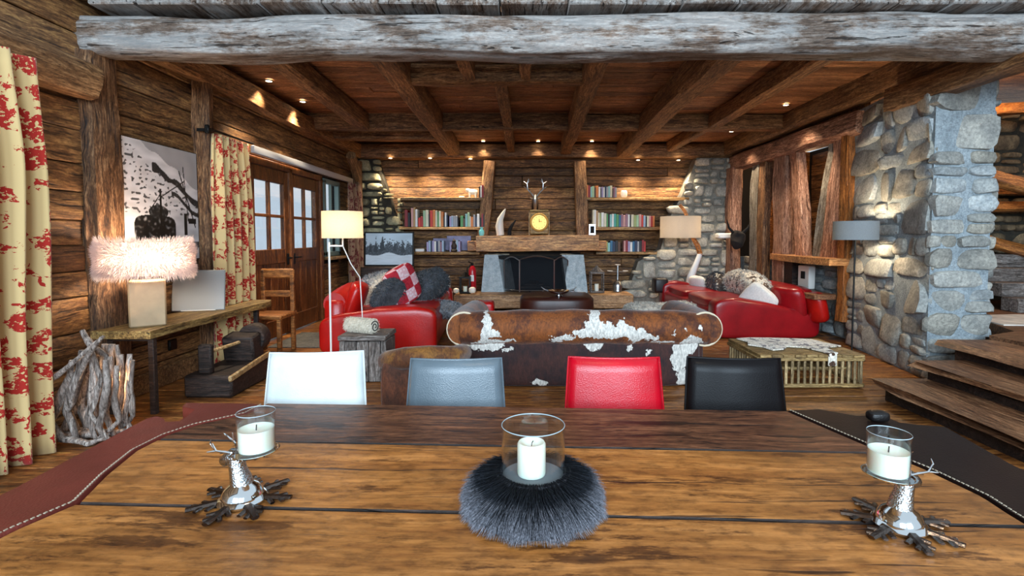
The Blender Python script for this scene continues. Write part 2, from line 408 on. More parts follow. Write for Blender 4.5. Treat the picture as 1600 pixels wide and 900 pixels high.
W_shelf = wood('shelf_wood', 'd0a870', '9c7648', '4e351d', s=.9, rough=.55, crack=.5, bump=.4)
W_cons = wood('console_wood', 'b39a62', '84693b', '3a2a16', s=.9, rough=.6, crack=.6, bump=.5)
W_pale = wood('pale_block_wood', 'ceb083', 'a98758', '77592f', s=.8, rough=.5, crack=.2, bump=.2, knots=False)
W_drift = wood('grey_driftwood', 'b4a79c', '847468', '40332b', s=1.2, rough=.7, crack=.6, bump=.8)
W_grey = wood('grey_box_wood', '9c9590', '6b625d', '38312c', s=1.0, rough=.7, crack=.6, bump=.6)
W_slat = wood('slat_wood', 'b99d6b', '8a6f44', '4a381f', s=1.2, rough=.6, crack=.5, bump=.4)
W_tread = wood('stair_tread_wood', 'b08460', '80573b', '432c20', s=1.0, rough=.5, crack=.6, bump=.5)
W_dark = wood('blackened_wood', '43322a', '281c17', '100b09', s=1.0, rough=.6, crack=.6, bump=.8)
W_hall = wood('orange_hall_wood', 'c07f42', '8e5727', '4a2a12', s=.9, rough=.55, crack=.5, bump=.5)
St_pil = [stone('blue_grey_stone', ['66707a', '949ea4', 'b6bcbd', 'dad9d0', 'aaa494']), stone('warm_grey_stone', ['5a5953', '8f8b80', 'b8b2a4', 'dcd5c2', '9a9e9e'])]
St_lt = [stone('olive_grey_stone', ['565039', '8f886a', 'b8b08e', 'ddd6b2', 'a0956f'])]
St_rt = [stone('pale_rubble_stone', ['6a6a64', '9c9a92', 'c4c0b2', 'e4dfce', 'aaa494'])]
St_hall = [stone('brown_hall_stone', ['2a2119', '5c4a36', '8a7354', 'b09a76', '6b5a44'])]
W_driftz = wood('silver_driftwood', 'c2b7ae', '8d8078', '40342d', s=1.3, rough=.6, crack=.7, bump=.9, axis='z')
W_palez = wood('pale_block_upright', 'd2b990', 'b3976a', '86693c', s=.7, rough=.5, crack=.1, bump=.15, knots=False, axis='z', var=0)
W_greyz = wood('grey_box_upright', '9c9590', '6b625d', '38312c', s=1.0, rough=.7, crack=.6, bump=.6, axis='z')
W_slatz = wood('slat_wood_upright', 'c4ad82', '97805a', '54432a', s=1.2, rough=.6, crack=.4, bump=.4, axis='z', knots=False)
M_mort = stone('bluish_mortar', ['6c767c', '8c989e', 'a9b3b8', 'c4cbcc', '98a3a9'], s=1.5, var=.1)
M_mortw = stone('dark_mortar', ['15130f', '2a261e', '3d3628', '565040', '2c281f'], s=1.5, var=.1)
M_black = plain('black_iron', '141312', .45, .6, nb=.3)
M_dk = plain('dark_void', '0b0908', .9)
M_chrome = plain('polished_silver', 'e6ebee', .09, 1.0)
M_silver = plain('brushed_silver', 'b9bec2', .3, 1.0, nb=.2)
M_wax = plain('ivory_wax', 'f3ecd8', .45, 0, Subsurface_Weight=.3)
M_glass = thinglass('clear_glass')
M_pane = thinglass('window_glass', (.99, .99, .99), .25)
M_white = plain('white_paint', 'e8e6e0', .5)
M_bulb = emit('lit_bulb', 'ffd9a0', 40)
M_down = emit('downlight_lamp', 'ffe2b4', 15)

# ---------------------------------------------------------------- the room shell
XL, XR, YB, ZC = -3.42, 4.2, 10.7, 3.32
floor = struct(MB().box((.8, 4.6, -.06), (10.4, 13.2, .06)).build('floor', M_dk))
y = -1.0; k = 0
while y < 10.7:
    wd = R.uniform(.17, .23); cut = R.uniform(-1.5, 2.5)
    for x0, x1 in ((-3.5, cut), (cut, 5.6)):
        plank('floor_board', (x0 + .003, y + wd / 2, -.015), (x1 - .003, y + wd / 2, -.015), wd - .006, .03, W_floor, floor, r=.004)
    y += wd
def wall_rows(parent, axis, fixed, a0, a1, z0, z1, hh, holes, mat, t=.05, joints=0.35, out=1):
    z = z0
    while z < z1 - .03:
        h = min(R.uniform(hh * .8, hh * 1.2), z1 - z); zc = z + h / 2
        segs = [(a0, a1)]
        for (b0, b1, c0, c1) in holes:
            if z + h > c0 + .02 and z < c1 - .02:
                segs = [q for s_ in segs for q in (((s_[0], min(s_[1], b0)), (max(s_[0], b1), s_[1])) if b0 < s_[1] and b1 > s_[0] else (s_,)) if q[1] - q[0] > .04]
        for s0, s1 in segs:
            cuts = [s0] + ([R.uniform(s0 + .4, s1 - .4)] if s1 - s0 > 2 and R.random() < joints else []) + [s1]
            for q0, q1 in zip(cuts, cuts[1:]):
                d = R.uniform(-.008, .012) * out
                if axis == 'y': p0, p1 = (fixed + d, q0 + .003, zc), (fixed + d, q1 - .003, zc)
                else: p0, p1 = (q0 + .003, fixed + d, zc), (q1 - .003, fixed + d, zc)
                plank('plank', p0, p1, t, h - .008, mat, parent, r=.01)
        z += h
# left wall: doors Y 6.3-8.6, window Y 8.75-9.45
wl = struct(MB().box((XL - .16, .9, 1.9), (.1, 7.8 + 3, 4.2)).build('wall_left', M_dk))
wl.data.clear_geometry(); mbw = MB()
for (y0, y1, z0, z1) in ((-1, 6.3, 0, 4.4), (8.62, 8.74, 0, 3.5), (6.3, 8.62, 2.42, 3.5), (8.74, 9.5, 2.4, 3.5), (8.74, 9.5, 0, 1.05), (9.5, 10.8, 0, 3.5)):
    mbw.box((XL - .12, (y0 + y1) / 2, (z0 + z1) / 2), (.08, y1 - y0, z1 - z0))
bpy.data.objects.remove(wl); wl = struct(mbw.build('wall_left', M_dk))
wall_rows(wl, 'y', XL - .04, -1, 10.65, 0, 3.3, .24, [(6.3, 8.62, 0, 2.42), (8.62, 9.5, 1.05, 2.4), (8.62, 8.74, 0, 2.42)], W_wall)
wall_rows(wl, 'y', XL - .04, -1, 4.0, 3.3, 4.4, .26, [], W_wall)
wb = struct(MB().box((.4, YB + .1, 1.7), (9, .1, 3.5)).build('wall_back', M_dk))
wall_rows(wb, 'x', YB, -3.4, 4.2, 0, 3.25, .2, [(-.62, .98, 0, 1.0)], W_back, out=-1, joints=.8)
# ceiling boards run across the room
ceil = struct(MB().box((.4, 7.55, ZC + .1), (8.2, 6.9, .05)).build('ceiling', M_dk))
y = 4.42
while y < 10.7:
    wd = R.uniform(.15, .24); cut = R.uniform(-2, 3)
    for x0, x1 in ((-3.45, cut), (cut, 4.35)):
        plank('ceiling_board', (x0, y + wd / 2, ZC + R.uniform(0, .012)), (x1 - .003, y + wd / 2, ZC + R.uniform(0, .012)), wd - .007, .04, W_ceil, ceil, r=.006)
    y += wd
def joist(p0, p1, w_, h_, rnd=.3, wob=.012, mat=None): return beam('joist', p0, p1, w_, h_, mat or W_joist, ceil, rnd=rnd, wob=wob, seg=8)
zj = 3.05
joist((-3.36, 4.4, 3.12), (-3.36, 10.6, 3.12), .22, .26, wob=.03, rnd=.5)
joist((-2.38, 4.4, zj + .12), (-2.5, 8.0, zj + .12), .19, .24)
joist((-1.33, 4.4, zj + .13), (-1.45, 10.45, zj + .13), .26, .28, wob=.02)
joist((-.60, 4.4, zj + .14), (-.60, 5.6, zj + .14), .13, .2)
joist((.01, 4.4, zj + .14), (.01, 5.6, zj + .14), .13, .2)
joist((-.27, 5.8, zj + .13), (-.27, 10.4, zj + .13), .14, .2)
joist((.70, 4.4, zj + .12), (.82, 10.4, zj + .12), .2, .26)
joist((1.84, 4.4, zj + .11), (1.97, 10.4, zj + .11), .29, .3, wob=.025)
joist((2.88, 4.4, zj + .14), (2.93, 8.0, zj + .14), .2, .22)
joist((2.92, 8.1, zj + .15), (2.92, 10.4, zj + .15), .14, .2)
joist((4.12, 4.4, zj + .13), (4.1, 10.5, zj + .13), .24, .3, wob=.02)
joist((-1.3, 5.7, zj + .12), (.72, 5.7, zj + .12), .2, .22, rnd=.6)
joist((-3.35, 8.1, zj + .13), (4.1, 8.1, zj + .13), .18, .24)
joist((-3.35, 8.95, zj + .13), (-1.4, 8.95, zj + .13), .18, .2)
joist((-3.4, 10.5, zj + .08), (4.15, 10.5, zj + .08), .3, .3, wob=.015)
# upper gallery floor: board ends project in front of the great log
gal = struct(MB().box((.4, 4.75, 3.44), (8.2, 1.3, .06)).build('trim_1', M_dk))
x = -3.3
while x < 4.6:
    wd = R.uniform(.36, .52)
    plank('gallery_board', (x + wd / 2, 3.95 + R.uniform(-.01, .01), 3.205), (x + wd / 2, 5.0, 3.205), wd - .01, .1, W_beam, gal, r=.01)
    x += wd
# roof over the dining end, sloping away, and the trees of the left eaves
roof = struct(MB().box((0, 0, 0), (4.0, 6.6, .05), M=Matrix.Translation((-3.2, .7, 5.0)) @ Matrix.Rotation(-.5, 4, 'Y')).build('ceiling_sloped', M_dk))
for i in range(9):
    xx = -4.5 + i * .33
    plank('roof_board', (xx, -2, 4.2 + (xx + 4.5) * .55), (xx, 4.1, 4.2 + (xx + 4.5) * .55), .32, .03, W_wall, roof, roll=-.5)

# the great log and the posts
lg = beam('log_beam', (-3.72, 4.18, 2.965), (5.6, 4.18, 2.995), .36, .295, W_beam, rnd=.6, wob=.02, seg=90, n=72, groove=((PI - .28, .16, -1.2, 4.6), (PI + .1, .07, -4.4, -1.6), (PI - .5, .09, -3.6, -.2)))
tag(lg, 'huge silver-weathered round log beam spanning the whole room above', 'beam')
# drying checks along the log, cut as dark open cracks
p = beam('wall_post', (-3.51, 4.17, 0), (-3.51, 4.17, 2.84), .33, .34, W_post, rnd=.35, wob=.02, seg=12, n=16)
tag(p, 'thick hewn timber post beside the fur lamp, carrying the great log', 'post')
p = beam('wall_post', (-3.36, 5.42, 0), (-3.36, 5.42, 3.0), .17, .17, W_post, rnd=.6, wob=.015)
tag(p, 'slim rounded timber post between the snow photograph and the red patterned curtain', 'post')
p = beam('wall_log', (-3.36, -1, 2.62), (-3.36, 3.98, 2.59), .30, .29, W_joist, rnd=.8, wob=.02, seg=12, n=16)
tag(p, 'round log running along the left wall above the nearest curtain', 'log')
p = beam('wall_log', (-3.40, -1, 3.35), (-3.40, 4.05, 3.35), .34, .3, W_joist, rnd=.6, wob=.02)
tag(p, 'dark squared log high under the roof at the top left corner', 'log')
p = beam('header_beam', (4.2, 6.35, 2.82), (4.2, 10.5, 2.86), .26, .3, W_pink, rnd=.4, wob=.02)
tag(p, 'reddish header beam above the leaning uprights on the right', 'beam')
p = beam('side_beam', (4.0, 2.0, 2.88), (4.0, 5.6, 2.87), .24, .26, W_joist, rnd=.45, wob=.02)
tag(p, 'squared beam running over the grey stone pillar towards the camera', 'beam')
p = beam('corner_bracket', (-3.3, 10.2, 2.55), (-3.2, 9.5, 2.9), .16, .16, W_joist, rnd=.5)
tag(p, 'short diagonal brace at the far left corner under the ceiling', 'brace')
p = beam('corner_post', (-3.33, 10.25, 0), (-3.33, 10.25, 2.9), .17, .17, W_post, rnd=.4)
tag(p, 'timber post in the far left corner beside the stone buttress', 'post')

# doors and window in the left wall
def framed_leaf(parent, y0, y1, z0, z1, zs, name='door'):
    """leaf in the x = XL plane: stiles, rails, lower panel boards, four panes"""
    x = XL - .03; st = .13
    f = MB()
    f.box((x, y0 + st / 2, (z0 + z1) / 2), (.07, st, z1 - z0), .01).box((x, y1 - st / 2, (z0 + z1) / 2), (.07, st, z1 - z0), .01)
    for zz, h in ((z1 - .09, .18), (z0 + .12, .24), (zs - .09, .2)): f.box((x, (y0 + y1) / 2, zz), (.068, y1 - y0 - 2 * st + .01, h), .008)
    f.build('leaf_frame', W_doorz, parent)
    gy0, gy1, gz0, gz1 = y0 + st, y1 - st, zs + .01, z1 - .18; ym = (gy0 + gy1) / 2; zm = (gz0 + gz1) / 2
    m = MB().box((x, ym, (gz0 + gz1) / 2), (.05, .04, gz1 - gz0), .005).box((x, ym, zm), (.049, gy1 - gy0, .04), .005)
    m.build('glazing_bar', W_doorz, parent)
    for a, b in ((gy0, ym), (ym, gy1)):
        for c, d in ((gz0, zm), (zm, gz1)): MB().box((x, (a + b) / 2, (c + d) / 2), (.006, b - a, d - c)).build('pane', M_pane, parent)
    n = 4; wz = (gy1 - gy0) / n
    for i in range(n): MB().box((x, gy0 + wz * (i + .5), (z0 + .24 + zs - .19) / 2), (.035, wz - .006, zs - z0 - .43 + .02), .006).build('panel_board', W_doorz, parent)
d1 = sempty('door_1'); framed_leaf(d1, 6.38, 7.44, .02, 2.32, 1.22)
d2 = sempty('door_2'); framed_leaf(d2, 7.48, 8.54, .02, 2.32, 1.22)
for d_, yy in ((d1, 7.36), (d2, 7.56)):
    h = MB().box((XL + .015, yy, 1.08), (.02, .04, .16), .004).tube([(XL + .02, yy, 1.1), (XL + .07, yy, 1.1), (XL + .08, yy + (.1 if yy > 7.45 else -.1), 1.1)], .011)
    h.build('door_handle', M_black, d_)
tr = MB()
for yy in (6.34, 7.46, 8.58): tr.box((XL - .02, yy, 1.19), (.12, .075, 2.38), .008)
tr.box((XL - .02, 7.46, 2.37), (.12, 2.3, .09), .008)
struct(tr.build('trim_2', W_doorz))
w1 = sempty('window_1')
fr = MB(); x = XL - .03
for yy in (8.80, 9.46): fr.box((x, yy, 1.72), (.08, .08, 1.3), .008)
fr.box((x, 9.13, 2.36), (.08, .74, .08), .008).box((x, 9.13, 1.10), (.08, .74, .08), .008).box((x, 9.13, 1.73), (.05, .045, 1.2), .005)
fr.build('window_frame', plain('green_grey_paint', '6d7f78', .5), w1)
for yy in (8.97, 9.29): MB().box((x, yy, 1.73), (.006, .3, 1.2)).build('pane', M_pane, w1)
MB().box((XL + .04, 9.13, 1.03), (.2, .8, .05), .01).build('window_sill', W_shelf, w1)
# long grey rail over the doors
p = plank('curtain_rail', (XL + .1, 6.3, 2.47), (XL + .1, 9.9, 2.47), .05, .09, plain('pale_grey_rail', 'b9bcc0', .5)); tag(p, 'pale grey curtain rail above the glazed double doors', 'rail')
p = MB().tube([(XL + .09, 6.3, 2.42), (XL + .09, 9.9, 2.42)], .012).build('rail_track', M_black, p); p.matrix_parent_inverse = p.parent.matrix_local.inverted()
struct(MB().box((XL + .02, 5.05, .09), (.03, 2.4, .18), .008).build('baseboard_left', W_joist))
# snowy terrace seen through the doors
sn = plain('packed_snow', 'eef4fa', .8, nb=.4, ns=3)
g = struct(MB().box((-9.6, 7.5, -.25), (12, 26, .1)).build('terrace_ground', sn))
sl_ = MB(); sl_.grid(30, 30, lambda u, v: (-6.2 - 16 * u, 2 + 46 * v, -.28 + 5.2 * u ** .8 + .5 * noise.noise(Vector((u * 4, v * 9, 0))) * min(1, u * 4)))
tag(sl_.build('snow_slope', sn, fix=False), 'white snow slope rising beyond the terrace, seen through the door panes', 'snow slope')
# terrace posts seen as grey uprights behind the glass
for i, yy in enumerate((7.9, 9.6, 11.2)):
    tag(beam('terrace_post', (-5.2, yy, -.2), (-5.2, yy, 3.2), .16, .16, W_greyp), ['grey terrace post outside the near door', 'grey terrace post outside the far door', 'grey terrace post outside the small window'][i], 'post')

# ---------------------------------------------------------------- stone work
# left chimney buttress on the back wall
cl = struct(MB().prism([(-3.4, .0), (-2.55, .0), (-2.55, 1.5), (-2.75, 2.2), (-3.0, 2.98), (-3.4, 2.98)], 0, .22, M=Matrix.Translation((0, 10.7, 0)) @ Matrix.Rotation(PI/2, 4, 'X')).build('stone_buttress', M_mortw))
F = Matrix.Translation((0, 10.48, 0))
def lin_in(pts):
    def f(u, v):
        for (v0, a0), (v1, a1) in zip(pts, pts[1:]):
            if v0 <= v <= v1: return a0 + (a1 - a0) * (v - v0) / (v1 - v0)
        return None
    return f
fl = lin_in([(0, -2.5), (1.5, -2.55), (2.2, -2.72), (3.0, -2.98)])
rubble(cl, 'stone', F, -3.4, -2.5, 1.2, 2.98, St_lt, mx=.5, mn=.10, depth=.13, inside=lambda u, v: u < fl(u, v), seed=5, asp=1.6, gap=.016)
rubble(cl, 'stone', Matrix.Translation((-2.56, 10.5, 0)) @ Matrix.Rotation(PI/2, 4, 'Z'), -.05, .2, 1.2, 2.2, St_lt, mx=.25, depth=.06, seed=9)
# right buttress
cr = struct(MB().prism([(4.2, .0), (2.0, .0), (2.3, .9), (2.75, 1.15), (2.9, 1.75), (3.2, 2.3), (3.45, 2.98), (4.2, 2.98)], 0, .34, M=Matrix.Translation((0, 10.7, 0)) @ Matrix.Rotation(PI/2, 4, 'X')).build('stone_buttress', stone('pale_warm_mortar', ['5c5a54', '7d7a70', '98948a', 'b4b0a4', '8a867a'], s=1.5, var=.1)))
fr_ = lin_in([(0, 1.95), (.9, 2.3), (1.15, 2.7), (1.75, 2.9), (2.3, 3.2), (3.0, 3.45)])
rubble(cr, 'stone', Matrix.Translation((0, 10.36, 0)), 1.9, 4.2, .15, 2.98, St_rt, mx=.6, mn=.1, depth=.12, inside=lambda u, v: u > fr_(u, v) + .05, seed=11, asp=1.7)

# the big pillar: side face from (4.15,6.55) to (3.9,4.93), front face x 3.9-4.52
pil = thing('stone_pillar', 'massive blue-grey rubble stone pillar on the right side', 'pillar', (0, 0, 0))
MB().prism([(3.93, 4.96), (4.5, 4.96), (5.4, 6.6), (4.2, 6.62)], 0, 2.98).build('mortar_core', M_mort, pil)
def face(p0, p1):
    d = Vector((p1[0] - p0[0], p1[1] - p0[1], 0)); L = d.length; d.normalize(); n = Vector((-d.y, d.x, 0))   # local y points into the wall
    M = Matrix((d, n, Vector((0, 0, 1)))).transposed().to_4x4(); M.translation = (p0[0], p0[1], 0); return M, L
M_, L_ = face((4.2, 6.62), (3.93, 4.96)); rubble(pil, 'stone', M_, 0.0, L_, 0, 2.95, St_pil, mx=.8, mn=.11, depth=.04, seed=21, gap=.005, asp=1.9)
M_, L_ = face((3.92, 4.96), (4.5, 4.96)); rubble(pil, 'stone', M_, -.02, L_ + .04, 0, 2.95, St_pil, mx=.7, mn=.09, depth=.04, seed=34, gap=.004, asp=2.1)
M_, L_ = face((4.5, 4.96), (5.4, 6.6)); rubble(pil, 'stone', M_, 0, L_, 0, 2.95, St_pil, mx=.5, mn=.12, depth=.07, seed=35, asp=2)

# right wall: low stone wall, timber uprights, ledge
wr = struct(MB().box((4.56, 8.6, .50), (.3, 4.0, 1.0)).build('wall_right', M_mort))
M_, L_ = face((4.40, 10.3), (4.40, 6.72)); rubble(wr, 'stone', M_, 0, L_, 0, 1.03, St_pil, mx=.5, mn=.12, depth=.05, seed=41, asp=1.8)
def up(name, x, y, w_, d_, mat, lab, top=(0, 0), z0=1.08, z1=2.75):
    o = beam(name, (x, y, z0), (x + top[0], y + top[1], z1), w_, d_, mat, rnd=.22, wob=.02, seg=7); tag(o, lab, 'post', None); return o
up('upright', 4.12, 10.15, .22, .26, W_pink, 'reddish corner upright beside the pale stone buttress', z0=0)
up('upright', 4.2, 9.28, .12, .26, W_greyp, 'grey-brown upright board just right of the hall doorway', z0=.3)
up('upright', 4.2, 8.98, .14, .24, W_post, 'brown upright board, second right of the hall doorway', z0=.3)
up('upright', 4.2, 8.35, .18, .36, W_pink, 'broad pinkish upright with a pale grey edge over the stone ledge', z0=.3)
up('upright', 4.2, 7.68, .14, .24, W_pink, 'narrow upright leaning to the left, in the middle of the row', (0, .32))
up('upright', 4.22, 7.30, .12, .2, W_greyp, 'silver-grey upright leaning to the right in the opening', (.03, -.3))
up('upright', 4.2, 6.98, .16, .34, W_pink, 'widest orange-brown upright nearest the stone pillar', (0, -.22))
up('upright', 4.15, 6.62, .1, .14, W_hall, 'thin light orange upright against the stone pillar edge', z0=.3)
lb = MB().prism([(3.9, 6.55), (3.86, 7.2), (3.97, 8.0), (4.12, 8.6), (4.38, 8.7), (4.38, 6.55)], 1.03, 1.12).build('wall_ledge', W_mantel); tag(lb, 'thick live-edge timber ledge under the leaning uprights', 'ledge')
p = plank('bench_board', (3.98, 6.75, .60), (3.98, 8.0, .60), .3, .07, W_tread); tag(p, 'dark wooden board ledge low on the right wall behind the red sofa', 'ledge')
p = MB().box((4.22, 7.65, .80), (.1, .3, .34), .01).build('wall_panel', M_white); tag(p, 'white control panel box with a small black screen on the right wall', 'panel')
q = MB().box((4.165, 7.65, .83), (.012, .1, .11)).build('screen', M_dk, p); 
p = MB().box((4.2, 8.12, .78), (.12, .42, .5), .01).build('hatch', W_dark); tag(p, 'dark wooden hatch below the ledge on the right wall', 'hatch')
# dark horned mask on the corner upright
t = thing('horned_mask', 'dark shaggy horned animal mask hung on the corner upright', 'mask', (3.95, 9.5, 1.35))
MB().soft((0, 0, 0), (.26, .2, .34), .8, jit=.05).build('head', plain('black_fur', '1c1613', .95, nb=1, ns=40), t)
for s_ in (-1, 1): MB().tube([(s_ * .08, 0, .12), (s_ * .18, -.02, .22), (s_ * .22, -.03, .36)], [.03, .022, .006]).build('horn', M_dk, t)
t = MB().box((3.86, 9.9, 1.42), (.3, .2, .1), .02).build('pale_cloth', M_white); tag(t, 'small white folded cloth hanging beside the horned mask', 'cloth')

# hall behind the uprights
struct(MB().box((6.45, 9.57, 1.6), (.1, 4.06, 3.4)).build('wall_hall', M_dk))
hw = struct(MB().box((5.35, 11.66, 1.6), (2.3, .1, 3.4)).build('wall_hall_end', W_hall))
wall_rows(hw, 'x', 11.5, 4.3, 6.3, 0, 3.2, .2, [], W_hall, out=-1)
wall_rows(bpy.data.objects['wall_hall'], 'y', 6.36, 7.7, 11.4, 0, 3.2, .24, [], W_wall)
d3 = sempty('door_3'); MB().box((5.0, 11.35, 1.05), (.9, .06, 2.1), .01).build('leaf', W_hall, d3); MB().box((5.0, 11.31, 1.75), (.3, .02, .26)).build('hatch_pane', M_dk, d3)
# stone wall and stair logs behind the pillar on the far right
hs = struct(MB().box((6.6, 7.5, 1.6), (3.2, .1, 3.4)).build('wall_stair', M_mortw))
rubble(hs, 'stone', Matrix.Translation((0, 7.45, 0)), 5.1, 7.9, .6, 3.3, St_hall, mx=.5, mn=.12, depth=.1, seed=55, asp=2.2)
for i, (a, b, r_, lab) in enumerate((((5.0, 7.0, 2.55), (6.9, 6.3, 1.8), .2, 'thick round stair log slanting down to the right edge'), ((5.0, 7.1, 2.05), (7.6, 7.1, 2.05), .15, 'upper horizontal round log behind the pillar'), ((5.0, 7.1, 1.78), (7.6, 7.1, 1.82), .15, 'lower horizontal round log behind the pillar'), ((5.1, 6.9, 3.0), (7.6, 6.5, 3.1), .16, 'pale log under the upper stair landing'), ((5.3, 6.9, 1.62), (6.6, 6.7, 1.2), .14, 'short log slanting below the two horizontal stair logs'))):
    tag(beam('stair_log', a, b, r_, r_, W_hall, rnd=.8, wob=.02), lab, 'log')
beam_c = tag(beam('stair_post', (5.6, 6.7, 2.3), (5.6, 6.7, 3.3), .12, .12, W_hall), 'orange upright post of the upper stair railing', 'post')
# stairs rising to the right beside the dining table
stt = thing('staircase', 'three wide wooden steps with dark risers climbing to the right', 'stairs', (0, 0, 0))
for i, (xf, zt, ye) in enumerate(((3.03, .17, 4.40), (3.42, .315, 4.44), (3.80, .46, 4.62))):
    x1 = xf + .5
    b = beam('tread', (xf + .24, -.2, zt - .022), (xf + .24, ye, zt - .022), .50, .044, W_tread, stt, rnd=.12, wob=.006, seg=12)
    MB().box((xf + .29, ye / 2 - .1, zt / 2 - .04), (.44, ye + .1, zt - .06), .01).build('riser', W_dark, stt)
fl2 = struct(MB().prism([(4.3, -1), (7.9, -1), (7.9, 7.3), (5.80, 7.3), (4.72, 4.90), (4.3, 4.7)], .0, .49).build('floor_landing', W_tread))
us = thing('hall_steps', 'grey stone-like steps behind the pillar at the far right edge', 'stairs', (6.5, 6.2, .49))
for i in range(4): MB().box((0, i * .22, .085 + i * .17), (1.2, .24, .17), .01).build('step', W_grey, us)
hd_ = MB().prism([(-.5, -.3), (.3, -.35), (.5, 0), (.35, .4), (-.2, .35), (-.45, .1)], 0, .012).build('floor_hide', plain('white_hide', 'ece4d8', .8, var=.5), loc=(5.4, 5.5, .492)); tag(hd_, 'white and dark hide lying on the upper landing behind the steps', 'hide')
# closing walls and ceiling of the stair hall
struct(MB().box((4.38, 8.6, 3.2), (.1, 4.2, .5)).build('wall_right_top', W_joist))
struct(MB().box((6.4, 8.0, 3.55), (4.4, 8.0, .06)).build('ceiling_hall', W_ceil))
struct(MB().box((8.0, 3.5, 2.2), (.1, 9, 4.4)).build('wall_stair_side', W_wall))
point('added_hall_light', (5.7, 6.3, 3.2), 45, (1, .68, .38), .08)  # unseen warm light added so the stair logs show
point('added_hall_light', (5.3, 9.6, 2.7), 40, (1, .66, .36), .08)  # second unseen warm light, added in the hall behind the uprights
# ================================================================ dining table and what stands on it
RT = -.046                                                   # the table is turned a little
tb = thing('dining_table', 'large old plank dining table with leather-bound ends in the foreground', 'table', (0, 0, 0))
Mt = Matrix.Rotation(RT, 4, 'Z'); Mi = Mt.inverted()
def tl(p): q = Mi @ Vector((p[0], p[1], 0)); return (q.x, q.y)
Lw = [tl(p) for p in ((-1.01, 1.955), (-1.02, 1.857), (-1.134, 1.745), (-1.177, 1.65), (-1.185, 1.53), (-1.146, 1.368), (-1.095, 1.223), (-1.134, 1.106), (-1.16, .9), (-1.15, .3))]
Rw = [tl(p) for p in ((.98, 1.89), (1.03, 1.70), (1.064, 1.576), (1.124, 1.405), (1.15, 1.25), (1.14, 1.168), (1.13, .95), (1.15, .3))]
def edge_x(E, y):
    for a, b in zip(E, E[1:]):
        if b[1] <= y <= a[1]: return b[0] + (a[0] - b[0]) * (y - b[1]) / (a[1] - b[1] + 1e-9)
    return E[0][0] if y > E[0][1] else E[-1][0]
seams = [1.93, 1.558, 1.168, .79, .42]
for i, (y1, y0) in enumerate(zip(seams, seams[1:])):
    mb = MB(); n = 14; top = []; ys = [y0 + .0045 + (y1 - y0 - .009) * k / n for k in range(n + 1)]
    Lp = [(edge_x(Lw, y) + .004, y) for y in ys]; Rp = [(edge_x(Rw, y) - .004, y) for y in ys]
    g = 26
    wv = lambda x, k, i=i: (noise.noise(Vector((x * 2.3, i * 7 + k, 0))) * .0035)
    bot = [(Lp[0][0] + (Rp[0][0] - Lp[0][0]) * q / g, ys[0]) for q in range(g + 1)]; topp = [(Lp[-1][0] + (Rp[-1][0] - Lp[-1][0]) * q / g, ys[-1]) for q in range(g + 1)]
    poly = [(x, y + wv(x, 1)) for x, y in bot] + Rp[1:-1] + [(x, y + wv(x, 2)) for x, y in reversed(topp)] + list(reversed(Lp[1:-1]))
    cx = sum(p[0] for p in poly) / len(poly); cy = (y0 + y1) / 2
    base = [(x - cx, y - cy) for x, y in poly]; ins = []
    for x, y in base: ins.append((x * .998, y * .985))
    N = len(base); vs = [(x, y, -.05) for x, y in base] + [(x, y, -.006) for x, y in base] + [(x, y, 0) for x, y in ins]
    fs = [tuple(range(N - 1, -1, -1)), tuple(range(2 * N, 3 * N))] + [(l * N + k, l * N + (k + 1) % N, (l + 1) * N + (k + 1) % N, (l + 1) * N + k) for l in (0, 1) for k in range(N)]
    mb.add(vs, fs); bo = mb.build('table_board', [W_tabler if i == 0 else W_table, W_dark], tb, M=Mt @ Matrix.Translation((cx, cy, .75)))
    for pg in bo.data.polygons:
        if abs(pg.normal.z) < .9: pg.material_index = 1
MB().box((0, 1.15, .675), (1.9, 1.3, .04), .01).build('under_frame', W_dark, tb, M=Mt)
for x in (-.9, .9):
    for y in (.6, 1.72): MB().box((x, y, .33), (.12, .12, .66), .02).build('leg', W_tabler, tb, M=Mt)
L_red = leather('red_brown_leather', '6b2c23', .48, .1); L_drk = leather('dark_brown_leather', '170b09', .5, .05, 160, .2)
M_st = plain('pale_stitching', 'a89c88', .7)
def side(poly_out, inner, mat, lab):
    poly = poly_out + inner
    mb = MB(); N = len(poly); c = Vector((sum(p[0] for p in poly) / N, sum(p[1] for p in poly) / N))
    vs = [(x, y, .68) for x, y in poly] + [(x, y, .744) for x, y in poly] + [(c.x + (x - c.x) * .965, c.y + (y - c.y) * .985, .753) for x, y in poly]
    fs = [tuple(range(N - 1, -1, -1)), tuple(range(2 * N, 3 * N))] + [(l * N + k, l * N + (k + 1) % N, (l + 1) * N + (k + 1) % N, (l + 1) * N + k) for l in (0, 1) for k in range(N)]
    return part(mb.add(vs, fs).build('leather_border', mat, tb), lab)
iL = [Vector((p[0], p[1])) for p in [(Mt @ Vector((x - .004, y, 0))) for x, y in Lw]]
iR = [Vector((p[0], p[1])) for p in [(Mt @ Vector((x + .004, y, 0))) for x, y in Rw]]
side([(-1.35, .3), (-1.335, .9), (-1.317, 1.284), (-1.34, 1.6), (-1.352, 1.80), (-1.335, 1.825), (-1.29, 1.80), (-1.26, 1.765), (-1.215, 1.775), (-1.22, 1.83), (-1.24, 1.90), (-1.31, 1.93), (-1.325, 1.975), (-1.08, 1.965)], [tuple(p) for p in iL], L_red, 'red-brown leather binding on the left end of the table')
side([(1.4, .3), (1.4, 1.0), (1.39, 1.425), (1.44, 1.72), (1.36, 1.74), (1.31, 1.76), (1.30, 1.835), (1.2, 1.83), (1.10, 1.90)], [tuple(p) for p in iR], L_drk, 'dark brown leather binding on the right end of the table')
